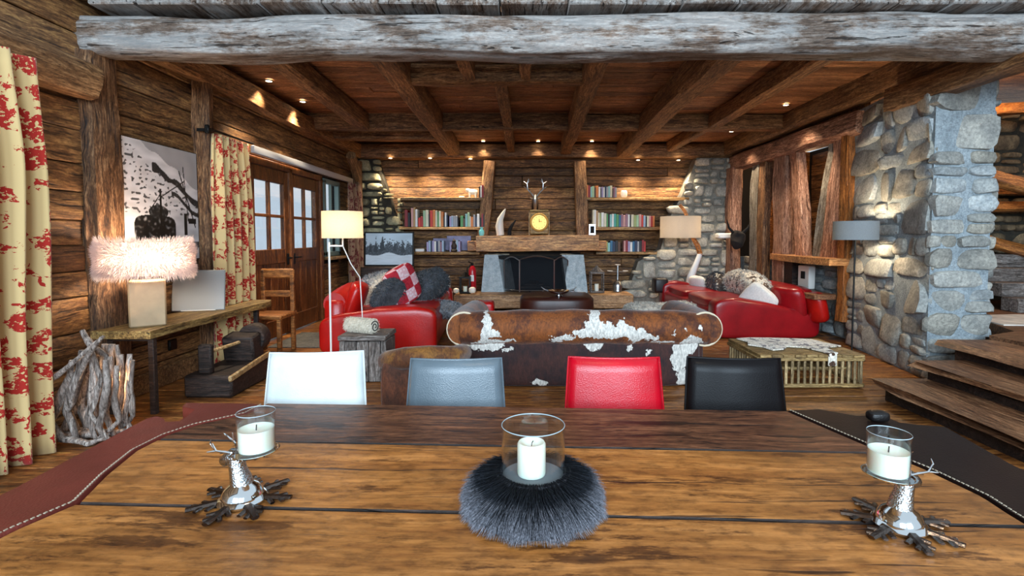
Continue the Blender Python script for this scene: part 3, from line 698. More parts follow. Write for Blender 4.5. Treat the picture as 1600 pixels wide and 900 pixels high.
for E in (iL, iR):
    mb = MB(); sg = -1 if E is iL else 1
    for a, b in zip(E, E[1:]):
        d = b - a; n = max(1, int(d.length / .012)); u = d.normalized(); nn = Vector((-u.y, u.x)) 
        for k in range(n):
            q = a + d * (k + .5) / n; x = q.x + sg * .008
            mb.box((x, q.y, .7535), (.003 + abs(u.x) * .005, .003 + abs(u.y) * .005, .002))
    part(mb.build('stitching', M_st, tb), 'pale stitching beside the boards', True)
p = MB().soft((0, 0, 0), (.07, .05, .035), .6).build('black_pouch', leather('black_leather_s', '100d0d', .4), loc=(1.24, 1.77, .772)); tag(p, 'small black leather bundle at the back right corner of the table', 'pouch')

# hurricane lamp in a collar of long dark fur
hx = at(833, 790, z=.75); hx = Vector((hx.x, hx.y, .75))
hl = thing('hurricane_lamp', 'glass cylinder lamp sunk in a collar of long dark grey fur', 'candle holder', hx)
M_fur = plain('grey_black_hair', '3f434d', .75)
t_ = NT('dark_long_hair'); v_ = t_.obj(False); g_ = t_.noise(v_, 220, 3); ln = t_.n('VectorMath', operation='LENGTH'); mp = t_.map(v_, (1, 1, 0)); t_.l(mp, ln.inputs[0])
rm = t_.ramp(ln.outputs['Value'], [(.10, '06070a'), (.14, '14171c'), (.172, '5f6169')]); M_hair = t_.done(t_.mix(1.0, rm, t_.ramp(g_, [(.35, (.35, .35, .35)), (.65, (2.2, 2.15, 2.1))]), 'MULTIPLY'), .9, None, Specular_IOR_Level=.15)
MB().lathe([(.145, 0), (.15, .02), (.13, .05), (.09, .088), (.077, .088), (.076, .08), (.076, .06), (.0, .06)], n=32, cap=True).build('fur_base', plain('hide_backing', '1a1c22', .9), hl)
def hs_(i):
    th = R.uniform(0, 2 * PI); q = R.random(); r0 = .078 + q * .055; z0 = .092 - q * .05
    th2 = th + math.sin(th * 9 + 1) * .07 + R.uniform(-.05, .05)
    cl = .5 + .5 * math.sin(th * 13); r1 = min(r0 + R.uniform(.045, .075), .165 + .012 * cl) + R.uniform(0, .012); z1 = max(.004, z0 - R.uniform(.03, .055)) if q > .35 else z0 - R.uniform(.012, .035)
    return ((r0 * math.cos(th), r0 * math.sin(th), z0), (r1 * math.cos(th2), r1 * math.sin(th2), z1 + .006), (0, 0, -.006))
strands(15000, hs_, M_hair, 'fur_collar', hl, width=.0008, wave=.0035)
gl = MB().lathe([(.076, .062), (.076, .20), (.0735, .20), (.0735, .064)], n=48, cap=False).build('glass_cylinder', M_glass, hl)
rim = MB().lathe([(.0762, .1990), (.0766, .2000), (.0755, .2012), (.0742, .2000), (.0745, .1990), (.0762, .1990)], n=48, cap=False).build('glass_rim', plain('glass_edge', '93a3a8', .15), hl)
MB().lathe([(.0775, .078), (.0785, .080), (.0775, .082), (.0765, .080), (.0775, .078)], n=48, cap=False).build('lower_rim', plain('glass_edge2', '9fb0b4', .2), hl)
MB().lathe([(0, .074), (.074, .074), (.074, .078), (0, .078)], n=40).build('floor_disc', plain('grey_felt', '6a6f74', .7), hl)
cn = thing('pillar_candle', 'ivory pillar candle standing inside the fur-collared glass', 'candle', hx + Vector((-.004, 0, .079)))
MB().lathe([(.0, 0), (.033, 0), (.034, .004), (.034, .074), (.031, .079), (.024, .078), (.016, .070), (0, .068)], n=32).build('wax', M_wax, cn) ; wx_ = bpy.data.objects['wax']
MB().tube([(0, 0, .068), (.001, 0, .076), (.004, 0, .081)], .0012, 6).build('wick', M_dk, wx_)

# stag head candle holders
M_flake = plain('antique_dark_silver', '6b625d', .22, 1.0, nb=.3)
def stag_holder(loc, sc, rz, lab, clab):
    t = thing('stag_candle_holder', lab, 'candle holder', loc, rz, 'stag head candle holders on the table'); t.scale = (sc,) * 3
    fl = MB()
    for k in range(7):                                    # fanned antler base
        a = 2 * PI * k / 7 + .2; u = Vector((math.cos(a), math.sin(a), 0)); v = Vector((-u.y, u.x, 0)); L = .118
        fl.tube([u * .03 + Vector((0, 0, .008)), u * .06 + Vector((0, 0, .010)), u * L + Vector((0, 0, .007))], [.013, .012, .009], 6, flat=.5)
        for q, s_, l_ in ((.055, 1, .034), (.062, -1, .036), (.082, 1, .028), (.09, -1, .024)):
            fl.tube([u * q + Vector((0, 0, .008)), u * (q + l_ * .6) + v * s_ * l_ * .75 + Vector((0, 0, .007))], [.0085, .006], 6, flat=.5)
    fl.build('antler_base', M_flake, t)
    MB().lathe([(.056, .004), (.058, .009), (.052, .016), (.048, .018), (.046, .026), (.036, .040), (.026, .047), (.024, .05)], n=32).build('dome', M_chrome, t)
    nk = MB(); nk.tube([(0, 0, .042), (-.004, 0, .06), (-.010, 0, .08), (-.014, 0, .10), (-.012, 0, .118)], [.027, .024, .020, .019, .017], 14)
    nk.tube([(-.004, 0, .112), (-.022, 0, .112), (-.036, 0, .104), (-.048, 0, .097), (-.052, 0, .094)], [.017, .020, .0165, .0135, .009], 12)
    for s_ in (-1, 1): nk.tube([(-.010, s_ * .012, .118), (-.006, s_ * .028, .124), (-.004, s_ * .036, .122)], [.004, .006, .002], 6, flat=.5)
    t2 = NT('embossed_silver'); h_ = t2.vor(t2.obj(False), 260); M_emb = t2.done('c4ccd0', .2, t2.bump(h_, .6, .002), Metallic=1.0)
    hd__ = nk.build('stag_head', M_emb, t)
    an = MB()
    for s_ in (-1, 1):
        b0 = Vector((-.014, s_ * .008, .122))
        pth = [b0, b0 + Vector((-.014, s_ * .012, .008)), b0 + Vector((-.030, s_ * .022, .014)), b0 + Vector((-.046, s_ * .020, .028))]
        an.tube(pth, [.0035, .003, .0027, .0012], 6)
        for k, dv in ((1, (-.012, s_ * .002, -.004)), (2, (-.016, s_ * .010, .0)), (2, (-.006, s_ * .004, .020)), (3, (-.004, -s_ * .008, .010))): an.tube([pth[k], pth[k] + Vector(dv)], [.0026, .001], 6)
    an.build('antlers', M_chrome, hd__)
    Mp = Matrix.Translation((.040, 0, .122)) @ Matrix.Rotation(-.06, 4, 'Y')
    MB().lathe([(.010, -.012), (.02, -.004), (.036, 0), (.052, .004), (.054, .008), (.051, .008), (.048, .005), (0, .005)], n=32, M=Mp).build('plate', M_chrome, t)
    c = thing('candle_glass', clab, 'candle', Vector(loc) + Matrix.Rotation(rz, 4, 'Z') @ Vector((.042 * sc, 0, .128 * sc))); c.scale = (sc,) * 3
    MB().lathe([(0, 0), (.041, 0), (.042, .003), (.0435, .098), (.0415, .098), (.040, .006), (0, .006)], n=36).build('glass', M_glass, c)
    MB().lathe([(.0432, .097), (.0437, .098), (.0432, .099), (.0427, .098), (.0432, .097)], n=36, cap=False).build('rim', plain('votive_rim', '9aa8ac', .15), c)
    wx2 = MB().lathe([(0, .007), (.0392, .007), (.0405, .058), (.036, .0565), (.02, .053), (0, .052)], n=32).build('wax', M_wax, c)
    MB().tube([(0, 0, .05), (.001, 0, .066)], .0014, 6).build('wick', M_dk, wx2)
    return t
a = at(379, 783, z=.75); stag_holder((a.x, a.y, .75), 1.0, -.15, 'silver stag head candle holder facing left on the left of the table', 'clear glass with white wax candle on the left stag holder')
a = at(1405, 822, z=.75); stag_holder((a.x, a.y, .75), .97, PI + .3, 'silver stag head candle holder facing away on the right of the table', 'clear glass with sloping white wax candle on the right stag holder')

# ================================================================ dining chairs beyond the table
def dining_chair(px0, px1, pt, col, nm, lab, yaw, rough=.3):
    Lc = leather(nm, col, rough, .3, 220, .12 if 'black' in nm else .4); a = at((px0 + px1) / 2, 700, Y=2.12); w_ = .43
    t = thing('dining_chair', lab, 'chair', (a.x, 2.10, 0), yaw, 'leather dining chairs along the far side of the table')
    zt = at(800, pt, Y=2.2).z
    def bk(p):
        z = (p.z + .25) / .5; p = Vector(p); p.x *= 1.04 - .12 * z; p.y += .05 * z - .022 * (1 - (p.x / .21) ** 2) * (1 if abs(z - .5) < .45 else .3); return p
    mb = MB()
    n = 22; m = 16; vs = []; th = .022
    for side_ in (-1, 1):
        for j in range(m + 1):
            for i in range(n + 1):
                u = -1 + 2 * i / n; v = j / m; ed = max(abs(u), abs(2 * v - 1)); thk = th * (1 - max(0, (ed - .9) / .1) ** 2 * .8)
                wd = w_ / 2 * (1.03 - .13 * v); y = .07 * v + .03 * u * u - .012 + side_ * thk
                vs.append((u * wd, y, .44 + (zt - .44) * v))
    k = (n + 1) * (m + 1); fs = []
    for j in range(m):
        for i in range(n):
            q = j * (n + 1) + i; fs.append((q, q + 1, q + n + 2, q + n + 1)); fs.append((k + q, k + q + n + 1, k + q + n + 2, k + q + 1))
    for i in range(n): fs.append((i, k + i, k + i + 1, i + 1)); q = m * (n + 1) + i; fs.append((q, q + 1, k + q + 1, k + q))
    for j in range(m): q = j * (n + 1); fs.append((q, q + n + 1, k + q + n + 1, k + q)); q += n; fs.append((q, k + q, k + q + n + 1, q + n + 1))
    mb.add(vs, fs).build('backrest', Lc, t, sharp=60)
    pi = MB(); e = [(-w_ / 2 * (1.03 - .13 * v), .07 * v + .018, .44 + (zt - .44) * v) for v in [j / 10 for j in range(11)]]
    e2 = [(-x, y, z) for x, y, z in reversed(e)]; topc = [(u * w_ / 2 * .9, .07 + .03 * u * u - .012, zt) for u in [-.8 + 1.6 * i / 8 for i in range(9)]]
    pi.tube(e + topc + e2, .0055, 6); pi.build('seam_piping', Lc, t)
    MB().soft((0, -.2, .45), (.44, .44, .07), .3, .25).build('seat', Lc, t)
    for sx in (-1, 1):
        for yy in (-.38, -.01): MB().box((sx * .19, yy, .21), (.035, .035, .42), .006).build('leg', Lc, t)
dining_chair(412, 571, 549, 'ccd4d4', 'white_leather', 'white leather dining chair behind the left stag candle holder', .10)
dining_chair(628, 795, 559, '58646c', 'grey_leather', 'blue-grey leather dining chair, second from the left', .03)
dining_chair(878, 1044, 557, 'b2001a', 'bright_red_leather', 'bright red leather dining chair right of the hurricane lamp', -.03)
dining_chair(1070, 1231, 558, '0c090b', 'black_brown_leather', 'black leather dining chair at the right, before the slatted crate', -.08, .5)

# ================================================================ left side of the room
def curtain_mat(name, base, red, sc=1.0):
    t = NT(name); uv = t.n('Attribute'); uv.attribute_name = 'cloth'; v = uv.outputs['Vector']
    n1 = t.noise(t.map(v, (1, 1, 1)), 12 * sc, 5, .68, .4); vo = t.vor(t.map(v, (1, 1, 1)), 7 * sc)
    br = t.n('TexWave'); t.l(t.map(v, (1, 1, 1), (.3, .1, 0)), br.inputs[0]); br.inputs['Scale'].default_value = 3.2 * sc; br.inputs['Distortion'].default_value = 9; br.inputs['Detail'].default_value = 3; br.inputs['Detail Scale'].default_value = 2.5
    blob = t.math('GREATER_THAN', t.math('SUBTRACT', n1, t.math('MULTIPLY', vo, .42)), .325)
    vine = t.math('GREATER_THAN', br.outputs[1] if len(br.outputs) > 1 else br.outputs[0], .86)
    n2 = t.math('GREATER_THAN', t.noise(t.map(v, (1, 1, 1), (4, 2, 0)), 5 * sc, 2), .53)
    mk = t.math('MAXIMUM', blob, t.math('MULTIPLY', vine, n2)); fine = t.math('GREATER_THAN', t.noise(v, 45 * sc, 3), .42); mk = t.math('MULTIPLY', mk, fine)
    c = t.mix(mk, lin(base), lin(red)); return t.done(c, .85, None, Sheen_Weight=.2)
def curtain(lab, p0, p1, ztop, folds, amp, mat, zbot=.01, thick=.004, seed=0, gather=1.0):
    p0 = Vector(p0); p1 = Vector(p1); d = (p1 - p0); L = d.length; u = d.normalized(); n = Vector((-u.y, u.x, 0))
    nu, nv = folds * 14, 22; rr = random.Random(seed); ph = [rr.uniform(.7, 1.35) for _ in range(folds + 1)]
    acc = [0]
    for k in range(folds): acc.append(acc[-1] + ph[k])
    def fn(a, v):
        fi = a * folds; k = min(int(fi), folds - 1); s_ = (acc[k] + (fi - k) * ph[k]) / acc[-1]
        vv = 1 - v; A = amp * (.55 + .45 * ph[k]) * (.6 + .4 * min(1, vv * 4)) * (1 + .25 * noise.noise(Vector((k, vv * 2, seed))))
        w_ = (s_ - .5) * L * (gather + (1 - gather) * vv) + L / 2
        w_ += noise.noise(Vector((a * 4, vv * 2.2, seed + 3))) * .03
        q = p0 + u * w_ + n * (math.sin(2 * PI * fi) * A + .25 * A * math.sin(4 * PI * fi + vv * 3))
        return (q.x, q.y, ztop + (zbot - ztop) * vv)
    mb = MB(); mb.grid(nu, nv, fn); o = mb.build('curtain', mat, fix=False, sharp=180)
    at_ = o.data.attributes.new('cloth', 'FLOAT_VECTOR', 'POINT')
    for j in range(nv + 1):
        for i in range(nu + 1): at_.data[j * (nu + 1) + i].vector = (i / nu * L * 2.3, j / nv * (ztop - zbot), seed)
    md = o.modifiers.new('thickness', 'SOLIDIFY'); md.thickness = thick
    return tag(o, lab, 'curtain')
M_cur = curtain_mat('red_toile_cloth', 'd2b57e', 'a81a0a'); M_cur3 = curtain_mat('dark_red_cloth', '8a6a50', '5a120e', 1.2)
cu1 = curtain('large cream curtain with red alpine motifs at the far left edge', (-3.08, 2.35, 0), (-3.12, 3.30, 0), 2.52, 6, .075, M_cur, seed=2)
cu2 = curtain('cream and red patterned curtain between the slim post and the doors', (-3.19, 5.26, 0), (-3.19, 5.98, 0), 2.46, 5, .05, M_cur, seed=5, gather=.85)
cu3 = curtain('dark red curtain gathered at the far end of the left wall', (-3.22, 9.45, 0), (-3.22, 10.05, 0), 2.4, 4, .05, M_cur3, seed=8)
t = thing('curtain_pole', 'black iron curtain pole above the middle patterned curtain', 'pole', (-3.19, 5.66, 2.49)); MB().tube([(0, -.45, 0), (0, .42, 0)], .012).build('rod', M_black, t); MB().box((0, -.46, -.01), (.05, .03, .09), .01).build('finial', M_black, t)
MB().box((-.07, -.38, 0), (.16, .02, .03)).build('bracket', M_black, t)

# black and white photograph
def pic1(u, v):
    x = u; y = v; N = noise.noise
    hill = 1.03 - .46 * x + .05 * N(Vector((x * 5, 0, 0))); c = .80
    if y > hill + .08: c = .62 + .04 * N(Vector((x * 8, y * 8, 3)))
    else: c = .82 + .10 * N(Vector((x * 6, y * 20, 1)))
    if N(Vector((x * 22, y * 40, 5))) > .28 and y > .40 and y < hill - .06: c = .30
    if abs(y - (hill - .05)) < .03 + .03 * N(Vector((x * 9, 1, 1))) and x > .35 or (x > .6 and abs(y - (hill - .16)) < .02): c = .12 + .2 * abs(N(Vector((x * 30, y * 30, 5))))
    bx = (x - .38) / .27; by = (y - .27) / .12
    if bx * bx * bx * bx + by * by * by * by < 1: c = .05 + .9 * max(0, N(Vector((x * 22, y * 30, 2))) - .05) if int(x * 14) % 3 or y > .3 else .03
    if ((x - .42) / .13) ** 2 + ((y - .42) / .06) ** 2 < 1: c = .10 + .4 * max(0, N(Vector((x * 36, y * 36, 2))))
    if abs(x - .45 - .0 * y) < .014 and .1 < y < .62: c = .05
    for x0, y0, x1, y1, w_ in ((.45, .55, .80, .72, .006), (.30, .42, .47, .60, .006), (.72, .8, .95, .3, .008), (.78, .85, .84, .35, .006)):
        s_ = max(0, min(1, ((x - x0) * (x1 - x0) + (y - y0) * (y1 - y0)) / ((x1 - x0) ** 2 + (y1 - y0) ** 2)))
        if math.hypot(x - x0 - s_ * (x1 - x0), y - y0 - s_ * (y1 - y0)) < w_: c = .12
    if abs(x - .80) < .025 and .22 < y < .42: c = .08
    if abs(x - .9) < .06 and .33 < y < .38: c = .1
    if y < .16 and N(Vector((x * 4, y * 9, 8))) > .0: c = .25 + .15 * N(Vector((x * 14, y * 24, 1)))
    c = max(.03, min(.95, c)); return (c * c * .95, c * c * .9, c * c * .9)
t = thing('photo_print', 'large black and white mountain photograph on the left wall', 'picture', (XL + .02, 4.34, 1.18))
print_sheet('print', 150, 160, (.016, 0, 0), (0, .98, 0), (0, 0, 1.07), pic1, 'mountain_print', t)
MB().box((0, .49, .535), (.03, .99, 1.08)).build('backing', M_dk, t)

# console table with live edge top
ct = thing('console_table', 'narrow live-edge console table along the left wall on thin dark legs', 'table', (0, 0, 0))
pl = []
for k in range(15): y = 3.90 + 1.98 * k / 14; pl.append((-2.88 + .035 * noise.noise(Vector((y * 2.2, 1, 0))) - (.05 if k == 14 else 0), y))
for k in range(15): y = 5.88 - 1.98 * k / 14; pl.append((-3.33 + .02 * noise.noise(Vector((y * 2, 7, 0))), y))
pl = [(y - 4.9, -(x + 3.1)) for x, y in pl]
o = MB().prism(pl, -.03, .03).build('table_top', W_cons, ct, M=Matrix.Translation((-3.1, 4.9, .645)) @ Matrix.Rotation(PI/2, 4, 'Z')); 
for yy in (3.99, 5.55):
    for xx in (-2.93, -3.25): MB().box((xx, yy, .31), (.045, .045, .62), .005).build('leg', W_dark, ct)
    MB().box((-3.09, yy, .6), (.34, .04, .03)).build('cross_bar', W_dark, ct)

# fur lamp
fx = at(232, 500, Y=4.2); FL = Vector((fx.x, 4.2, .675))
t = thing('table_lamp', 'table lamp with a wide white fur shade on a pale wooden block', 'lamp', FL)
Mr = Matrix.Rotation(.62, 4, 'Z')
MB().box((0, 0, .185), (.25, .25, .37), .012, M=Mr).build('lamp_base', plain('pale_turned_block', 'b09470', .55, var=.3), t)
MB().tube([(0, 0, .36), (0, 0, .52)], .012).build('stem', M_chrome, t)
for s_ in (-1, 1):
    b = MB().soft((s_ * .1, 0, .53), (.06, .06, .09), 1.0).build('bulb', emit('fur_lamp_bulb%d' % s_, 'ffe0b0', 30), t)
sh = shade_mat('fur_shade_cloth', 'dccac4', .6)
MB().lathe([(.31, .42), (.325, .46), (.31, .54), (.325, .62), (.31, .68)], n=40, cap=False).build('lamp_shade', sh, t); fsh_ = bpy.data.objects['lamp_shade']
M_wf = shade_mat('white_fur_hair', 'e6d8d4', .5)
def fs_(i):
    th = R.uniform(0, 2 * PI); z = R.uniform(.415, .695); r0 = .296 + .03 * math.sqrt(max(0, 1 - abs((z - .555) / .141) ** 3)); dz = (z - .555) * .28 + R.uniform(-.02, .02); r1 = r0 + R.uniform(.016, .034) + .008 * math.sin(z * 44)
    return ((r0 * math.cos(th), r0 * math.sin(th), z), (r1 * math.cos(th + R.uniform(-.05, .05)), r1 * math.sin(th), z + dz), (0, 0, -.006))
strands(16000, fs_, M_wf, 'fur_trim', fsh_, width=.0015)
point('fur_lamp_light', FL + Vector((.06, 0, .55)), 19, (1.0, .80, .62), .07)
# white panel leaning
t = thing('white_board', 'blank white tilted screen board on the console table', 'board', at(310, 474, Y=5.0)); t.location.z = .675
Mw = Matrix.Rotation(.30, 4, 'Z') @ Matrix.Rotation(-.16, 4, 'X')
MB().box((0, 0, .2), (.46, .025, .4), .008, M=Mw).build('panel', plain('matt_white_board', '8c8f8e', .5), t)
MB().box((0, .05, .006), (.3, .12, .012), .003, M=Matrix.Rotation(.3, 4, 'Z')).build('stand', M_white, t)

# driftwood lamp
t = thing('driftwood_lamp', 'tall sculpture of grey driftwood sticks lit from inside beside the console', 'lamp', (-2.88, 3.42, 0))
D = lambda px, py, Y=3.42: at(px, py, Y=Y) - Vector((-2.82, 3.42, 0))
for i, (pp, r_) in enumerate((
    (((85, 700), (110, 640), (128, 590), (140, 560)), .030), (((80, 615), (120, 585), (150, 565), (200, 520)), .018), (((130, 520), (150, 545), (168, 560), (172, 600)), .022),
    (((150, 545), (143, 590), (128, 640), (140, 690)), .030), (((162, 545), (160, 600), (150, 650), (160, 700)), .026), (((178, 560), (176, 610), (168, 650), (180, 700)), .026),
    (((188, 560), (190, 610), (182, 660), (190, 700)), .022), (((196, 570), (188, 620), (196, 660), (170, 700)), .020), (((120, 600), (110, 640), (120, 690), (150, 710)), .024),
    (((100, 640), (120, 680), (160, 690), (190, 680)), .022), (((206, 520), (180, 545), (165, 575), (150, 620)), .016), (((95, 705), (130, 700), (160, 705)), .03), (((168, 545), (180, 590), (170, 640), (196, 700)), .018))):
    for rep, dy in ((0, -.05 + .1 * (i % 3) / 2), (1, .12)):
        if rep and i in (1, 2, 10): continue
        if i in (1, 10): dy = -.14
        pts = [D(x + (0, 5, -6)[rep], y + (0, 0, 14)[rep]) + Vector((R.uniform(-.01, .01), dy + R.uniform(-.02, .02), 0)) for x, y in pp]
        pts = [Vector((p.x, p.y, max(p.z, r_))) for p in pts]
        fine = []
        for a_, b_ in zip(pts, pts[1:]): fine += [a_.lerp(b_, q / 3) + Vector(noise.noise_vector((a_.lerp(b_, q / 3)) * 9)) * .012 for q in range(3)]
        fine.append(pts[-1]); n_ = len(fine)
        MB().tube(fine, [r_ * 1.15 * (1 - .45 * abs(2 * k / (n_ - 1) - .8)) * (1 + .25 * noise.noise(Vector((k * .9, i, 0)))) for k in range(n_)], 10).build('stick', W_driftz, t)
MB().soft((0, .08, .35), (.05, .05, .1), 1).build('bulb', emit('drift_bulb', 'ffc07a', 25), t)
point('driftwood_light', (-2.86, 3.49, .42), 12, (1.0, .6, .3), .04)

# old wooden winnowing tool by the wall
t = thing('antique_reel', 'dark antique wooden reel machine on the floor under the console', 'antique tool', (-2.75, 4.75, 0))
MB().box((0, 0, .1), (.42, .75, .2), .02).build('base_box', W_dark, t)
MB().box((.0, .25, .3), (.3, .2, .25), .02, M=Matrix.Rotation(.15, 4, 'X')).build('side_block', W_dark, t)
MB().lathe([(0, -.07), (.13, -.07), (.14, -.05), (.14, .05), (.13, .07), (0, .07)], n=24, M=Matrix.Translation((.05, .32, .40)) @ Matrix.Rotation(PI/2, 4, 'X')).build('drum', W_dark, t)
MB().tube([(.05, .25, .40), (-.05, -.30, .38)], .016).build('axle', W_pale, t)
MB().box((-.05, -.3, .33), (.12, .06, .26), .015).build('upright_block', W_dark, t)
MB().box((.22, -.05, .22), (.03, .7, .05), .008, M=Matrix.Rotation(.1, 4, 'X')).build('rail', W_pale, t)
p = MB().box((XL + .05, 4.85, .62 - .25), (.03, .1, .1), .006).build('wall_socket', M_black); tag(p, 'black wall socket on the planks below the console table', 'socket')

# wooden chair behind the console
t = thing('wooden_chair', 'rustic honey wooden armchair partly hidden behind the patterned curtain', 'chair', (-3.05, 6.12, 0))
for xx in (-.18, .18):
    for yy in (-.18, .18): MB().box((xx, yy, .24 if yy < 0 else .5), (.05, .05, .48 if yy < 0 else 1.0), .01).build('leg', W_hall, t)
MB().box((0, 0, .46), (.44, .44, .05), .012).build('seat', W_hall, t); MB().box((0, .18, .95), (.42, .045, .12), .02).build('backrest', W_hall, t); MB().box((0, .18, .7), (.36, .03, .08), .01).build('back_rail', W_hall, t)

# floor lamp, left
t = thing('floor_lamp', 'floor lamp with cream drum shade and thin white pole near the doors', 'lamp', (-2.12, 5.6, 0))
MB().lathe([(0, 0), (.14, 0), (.14, .015), (.012, .02)], n=24).build('base', M_white, t)
MB().tube([(-.02, 0, 0), (-.02, 0, 1.34)], .011).tube([(-.02, 0, 1.30), (.13, 0, 1.30)], .009).tube([(.13, 0, 1.30), (.13, 0, 1.50)], .009).build('pole', M_white, t)
MB().lathe([(.215, 1.385), (.215, 1.675)], c=(.13, 0, 0), n=40, cap=False).build('lamp_shade', shade_mat('cream_linen_shade', 'e0cdb4', .5), t)
MB().soft((.13, 0, 1.53), (.06, .06, .1), 1).build('bulb', M_bulb, t)
MB().tube([(.13, 0, 1.3), (.2, .05, 1.1), (.28, .1, .95), (.3, .1, .5), (.3, .15, .01)], .006).build('cable', M_white, t)
point('cream_lamp_light', (-1.99, 5.6, 1.53), 7, (1, .86, .72), .05)
# door mat
p = struct(MB().box((-2.85, 6.9, .006), (.8, 1.0, .012), .004).build('floor_mat_tile', stone('slate_tile', ['3a3a3a', '5a5a58', '6f6e69', '8a887f', '66645e'])))
# grey wooden box table with fleece
t = thing('side_crate', 'weathered grey wooden box used as a side table beside the red sofa', 'side table', (-1.56, 5.05, 0))
for s_ in (-1, 1): MB().box((s_ * .2, 0, .2), (.05, .36, .40), .008).build('side_board', W_greyz, t)
for k in range(3): MB().box((-.115 + k * .115, -.17, .2), (.11, .03, .39), .006).build('front_board', W_greyz, t)
MB().box((0, 0, .43), (.46, .42, .05), .01).build('top_board', W_grey, t); MB().box((0, .16, .2), (.36, .03, .38), .006).build('back_board', W_grey, t)
M_fleece = cloth('cream_fleece_wool', 'efe6d4', 'c9bda6', 45, bump=1.0)
t = thing('rolled_fleece', 'rolled cream sheepskin blanket with dark ends lying on the grey box', 'blanket', (-1.62, 5.03, .525)); Mr = Matrix.Rotation(-.42, 4, 'Z') @ Matrix.Rotation(PI/2, 4, 'Y')
MB().lathe([(.03, -.17), (.062, -.168), (.07, -.14), (.068, .14), (.06, .168), (.03, .17)], n=24, M=Mr).build('roll', M_fleece, t)
sp_ = MB(); sp_.tube([(math.cos(a_ * .5) * (.012 + a_ * .0022), math.sin(a_ * .5) * (.012 + a_ * .0022), .172) for a_ in range(22)], .005, 6, M=Mr); sp_.build('dark_edge', M_dk, t)
def fz(i):
    th = R.uniform(0, 2 * PI); z = R.uniform(-.17, .17); a_ = Mr @ Vector((.068 * math.cos(th), .068 * math.sin(th), z)); b_ = Mr @ Vector((.082 * math.cos(th + .15), .082 * math.sin(th + .15), z + R.uniform(-.01, .01))); return a_, b_, (0, 0, 0)
strands(2500, fz, M_fleece, 'wool', t, width=.002)
# ================================================================ living room seating
def spots_mat(name, brown, brown2, white, spots, amp=.09, sc=9, speck=.0, edge=None):
    """two-tone cow hide: white islands at given places (object space), ragged outlines"""
    t = NT(name); v = t.obj(False); nz = t.n('TexNoise'); t.l(v, nz.inputs['Vector']); nz.inputs['Scale'].default_value = sc; nz.inputs['Detail'].default_value = 5; nz.inputs['Roughness'].default_value = .65
    sub = t.n('VectorMath', operation='SUBTRACT'); t.l(nz.outputs['Color'], sub.inputs[0]); sub.inputs[1].default_value = (.5, .5, .5)
    sc_ = t.n('VectorMath', operation='SCALE'); t.l(sub.outputs[0], sc_.inputs[0]); sc_.inputs['Scale'].default_value = amp * 4
    ad = t.n('VectorMath', operation='ADD'); t.l(v, ad.inputs[0]); t.l(sc_.outputs[0], ad.inputs[1]); vv = ad.outputs[0]; m = None
    for (cx, cy, cz, rx, ry, rz) in spots:
        mp = t.map(vv, (1 / rx, 1 / ry, 1 / rz), (-cx / rx, -cy / ry, -cz / rz)); ln = t.n('VectorMath', operation='LENGTH'); t.l(mp, ln.inputs[0])
        q = t.math('LESS_THAN', ln.outputs['Value'], 1.0); m = q if m is None else t.math('MAXIMUM', m, q)
    if speck:
        q = t.math('GREATER_THAN', t.noise(v, 14, 4, .6), speck); m = q if m is None else t.math('MAXIMUM', m, q)
    g = t.noise(t.map(v, (3, 3, 1)), 22, 6, .75); b = t.mix(t.ramp(t.noise(v, 4.5, 5, .7), [(.42, 0.0), (.56, 1.0)]), lin(brown), lin(brown2))
    c = t.mix(m, b, lin(white)) if m is not None else b
    c = t.mix(1.0, c, t.ramp(g, [(.35, (.5, .5, .5)), (.65, (1.35, 1.35, 1.35))]), 'MULTIPLY')
    return t.done(c, .75, t.bump(g, .5, .008), Sheen_Weight=.25, Sheen_Roughness=.4)

# cow hide sofa seen from behind: rolled back, rolled arms
cs = thing('cowhide_sofa', 'big brown and white cowhide sofa with rolled back, seen from behind', 'sofa', (.56, 4.75, 0))
M_cow = spots_mat('cow_hide', '4f2510', '844616', 'dcd8d0', [(.20, 0, .52, .34, 2, .06), (.10, 0, .58, .13, 2, .06), (.09, 0, .66, .055, 2, .12), (.33, 0, .56, .12, 2, .06), (-.22, 0, .47, .12, 2, .03), (.52, 0, .47, .16, 2, .03), (-.92, 0, .58, .05, 2, .14), (-.84, 0, .44, .22, 2, .022), (-.84, 0, .52, .06, 2, .04), (.72, 0, .43, .10, 2, .015), (1.0, 0, .44, .10, 2, .05), (.92, 0, .55, .02, 2, .02), (1.04, 0, .57, .02, 2, .03), (.80, 0, .52, .015, 2, .015)], amp=.05, sc=9)
M_cowd = spots_mat('dark_cow_hide', '251013', '3d1d18', 'd8d4cc', [(.96, 0, .42, .10, 2, .12), (.88, 0, .28, .08, 2, .14), (.92, 0, .08, .07, 2, .08), (-.96, 0, .40, .22, 2, .05), (-.7, 0, .36, .05, 2, .015), (.08, 0, .40, .09, 2, .07), (-.42, 0, .04, .08, 2, .03), (.42, 0, .36, .025, 2, .04), (.6, 0, .33, .02, 2, .02)], amp=.04, sc=11)
MB().soft((0, .06, .28), (2.16, .20, .56), .25, .3, 40, 18).build('back_panel', M_cowd, cs)
rp = []; rr_ = []
for k in range(25):
    x = -1.15 + 2.30 * k / 24; rp.append((x, .06 - .02 * math.cos(x * 2), .535 + .016 * math.cos(x * 1.6))); e = min(k, 24 - k); rr_.append(.166 * (1 - .10 * max(0, 1 - e / 2)) + .006 * math.sin(k * 1.3))
MB().tube(rp, rr_, 28).build('rolled_back', M_cow, cs, sharp=70)
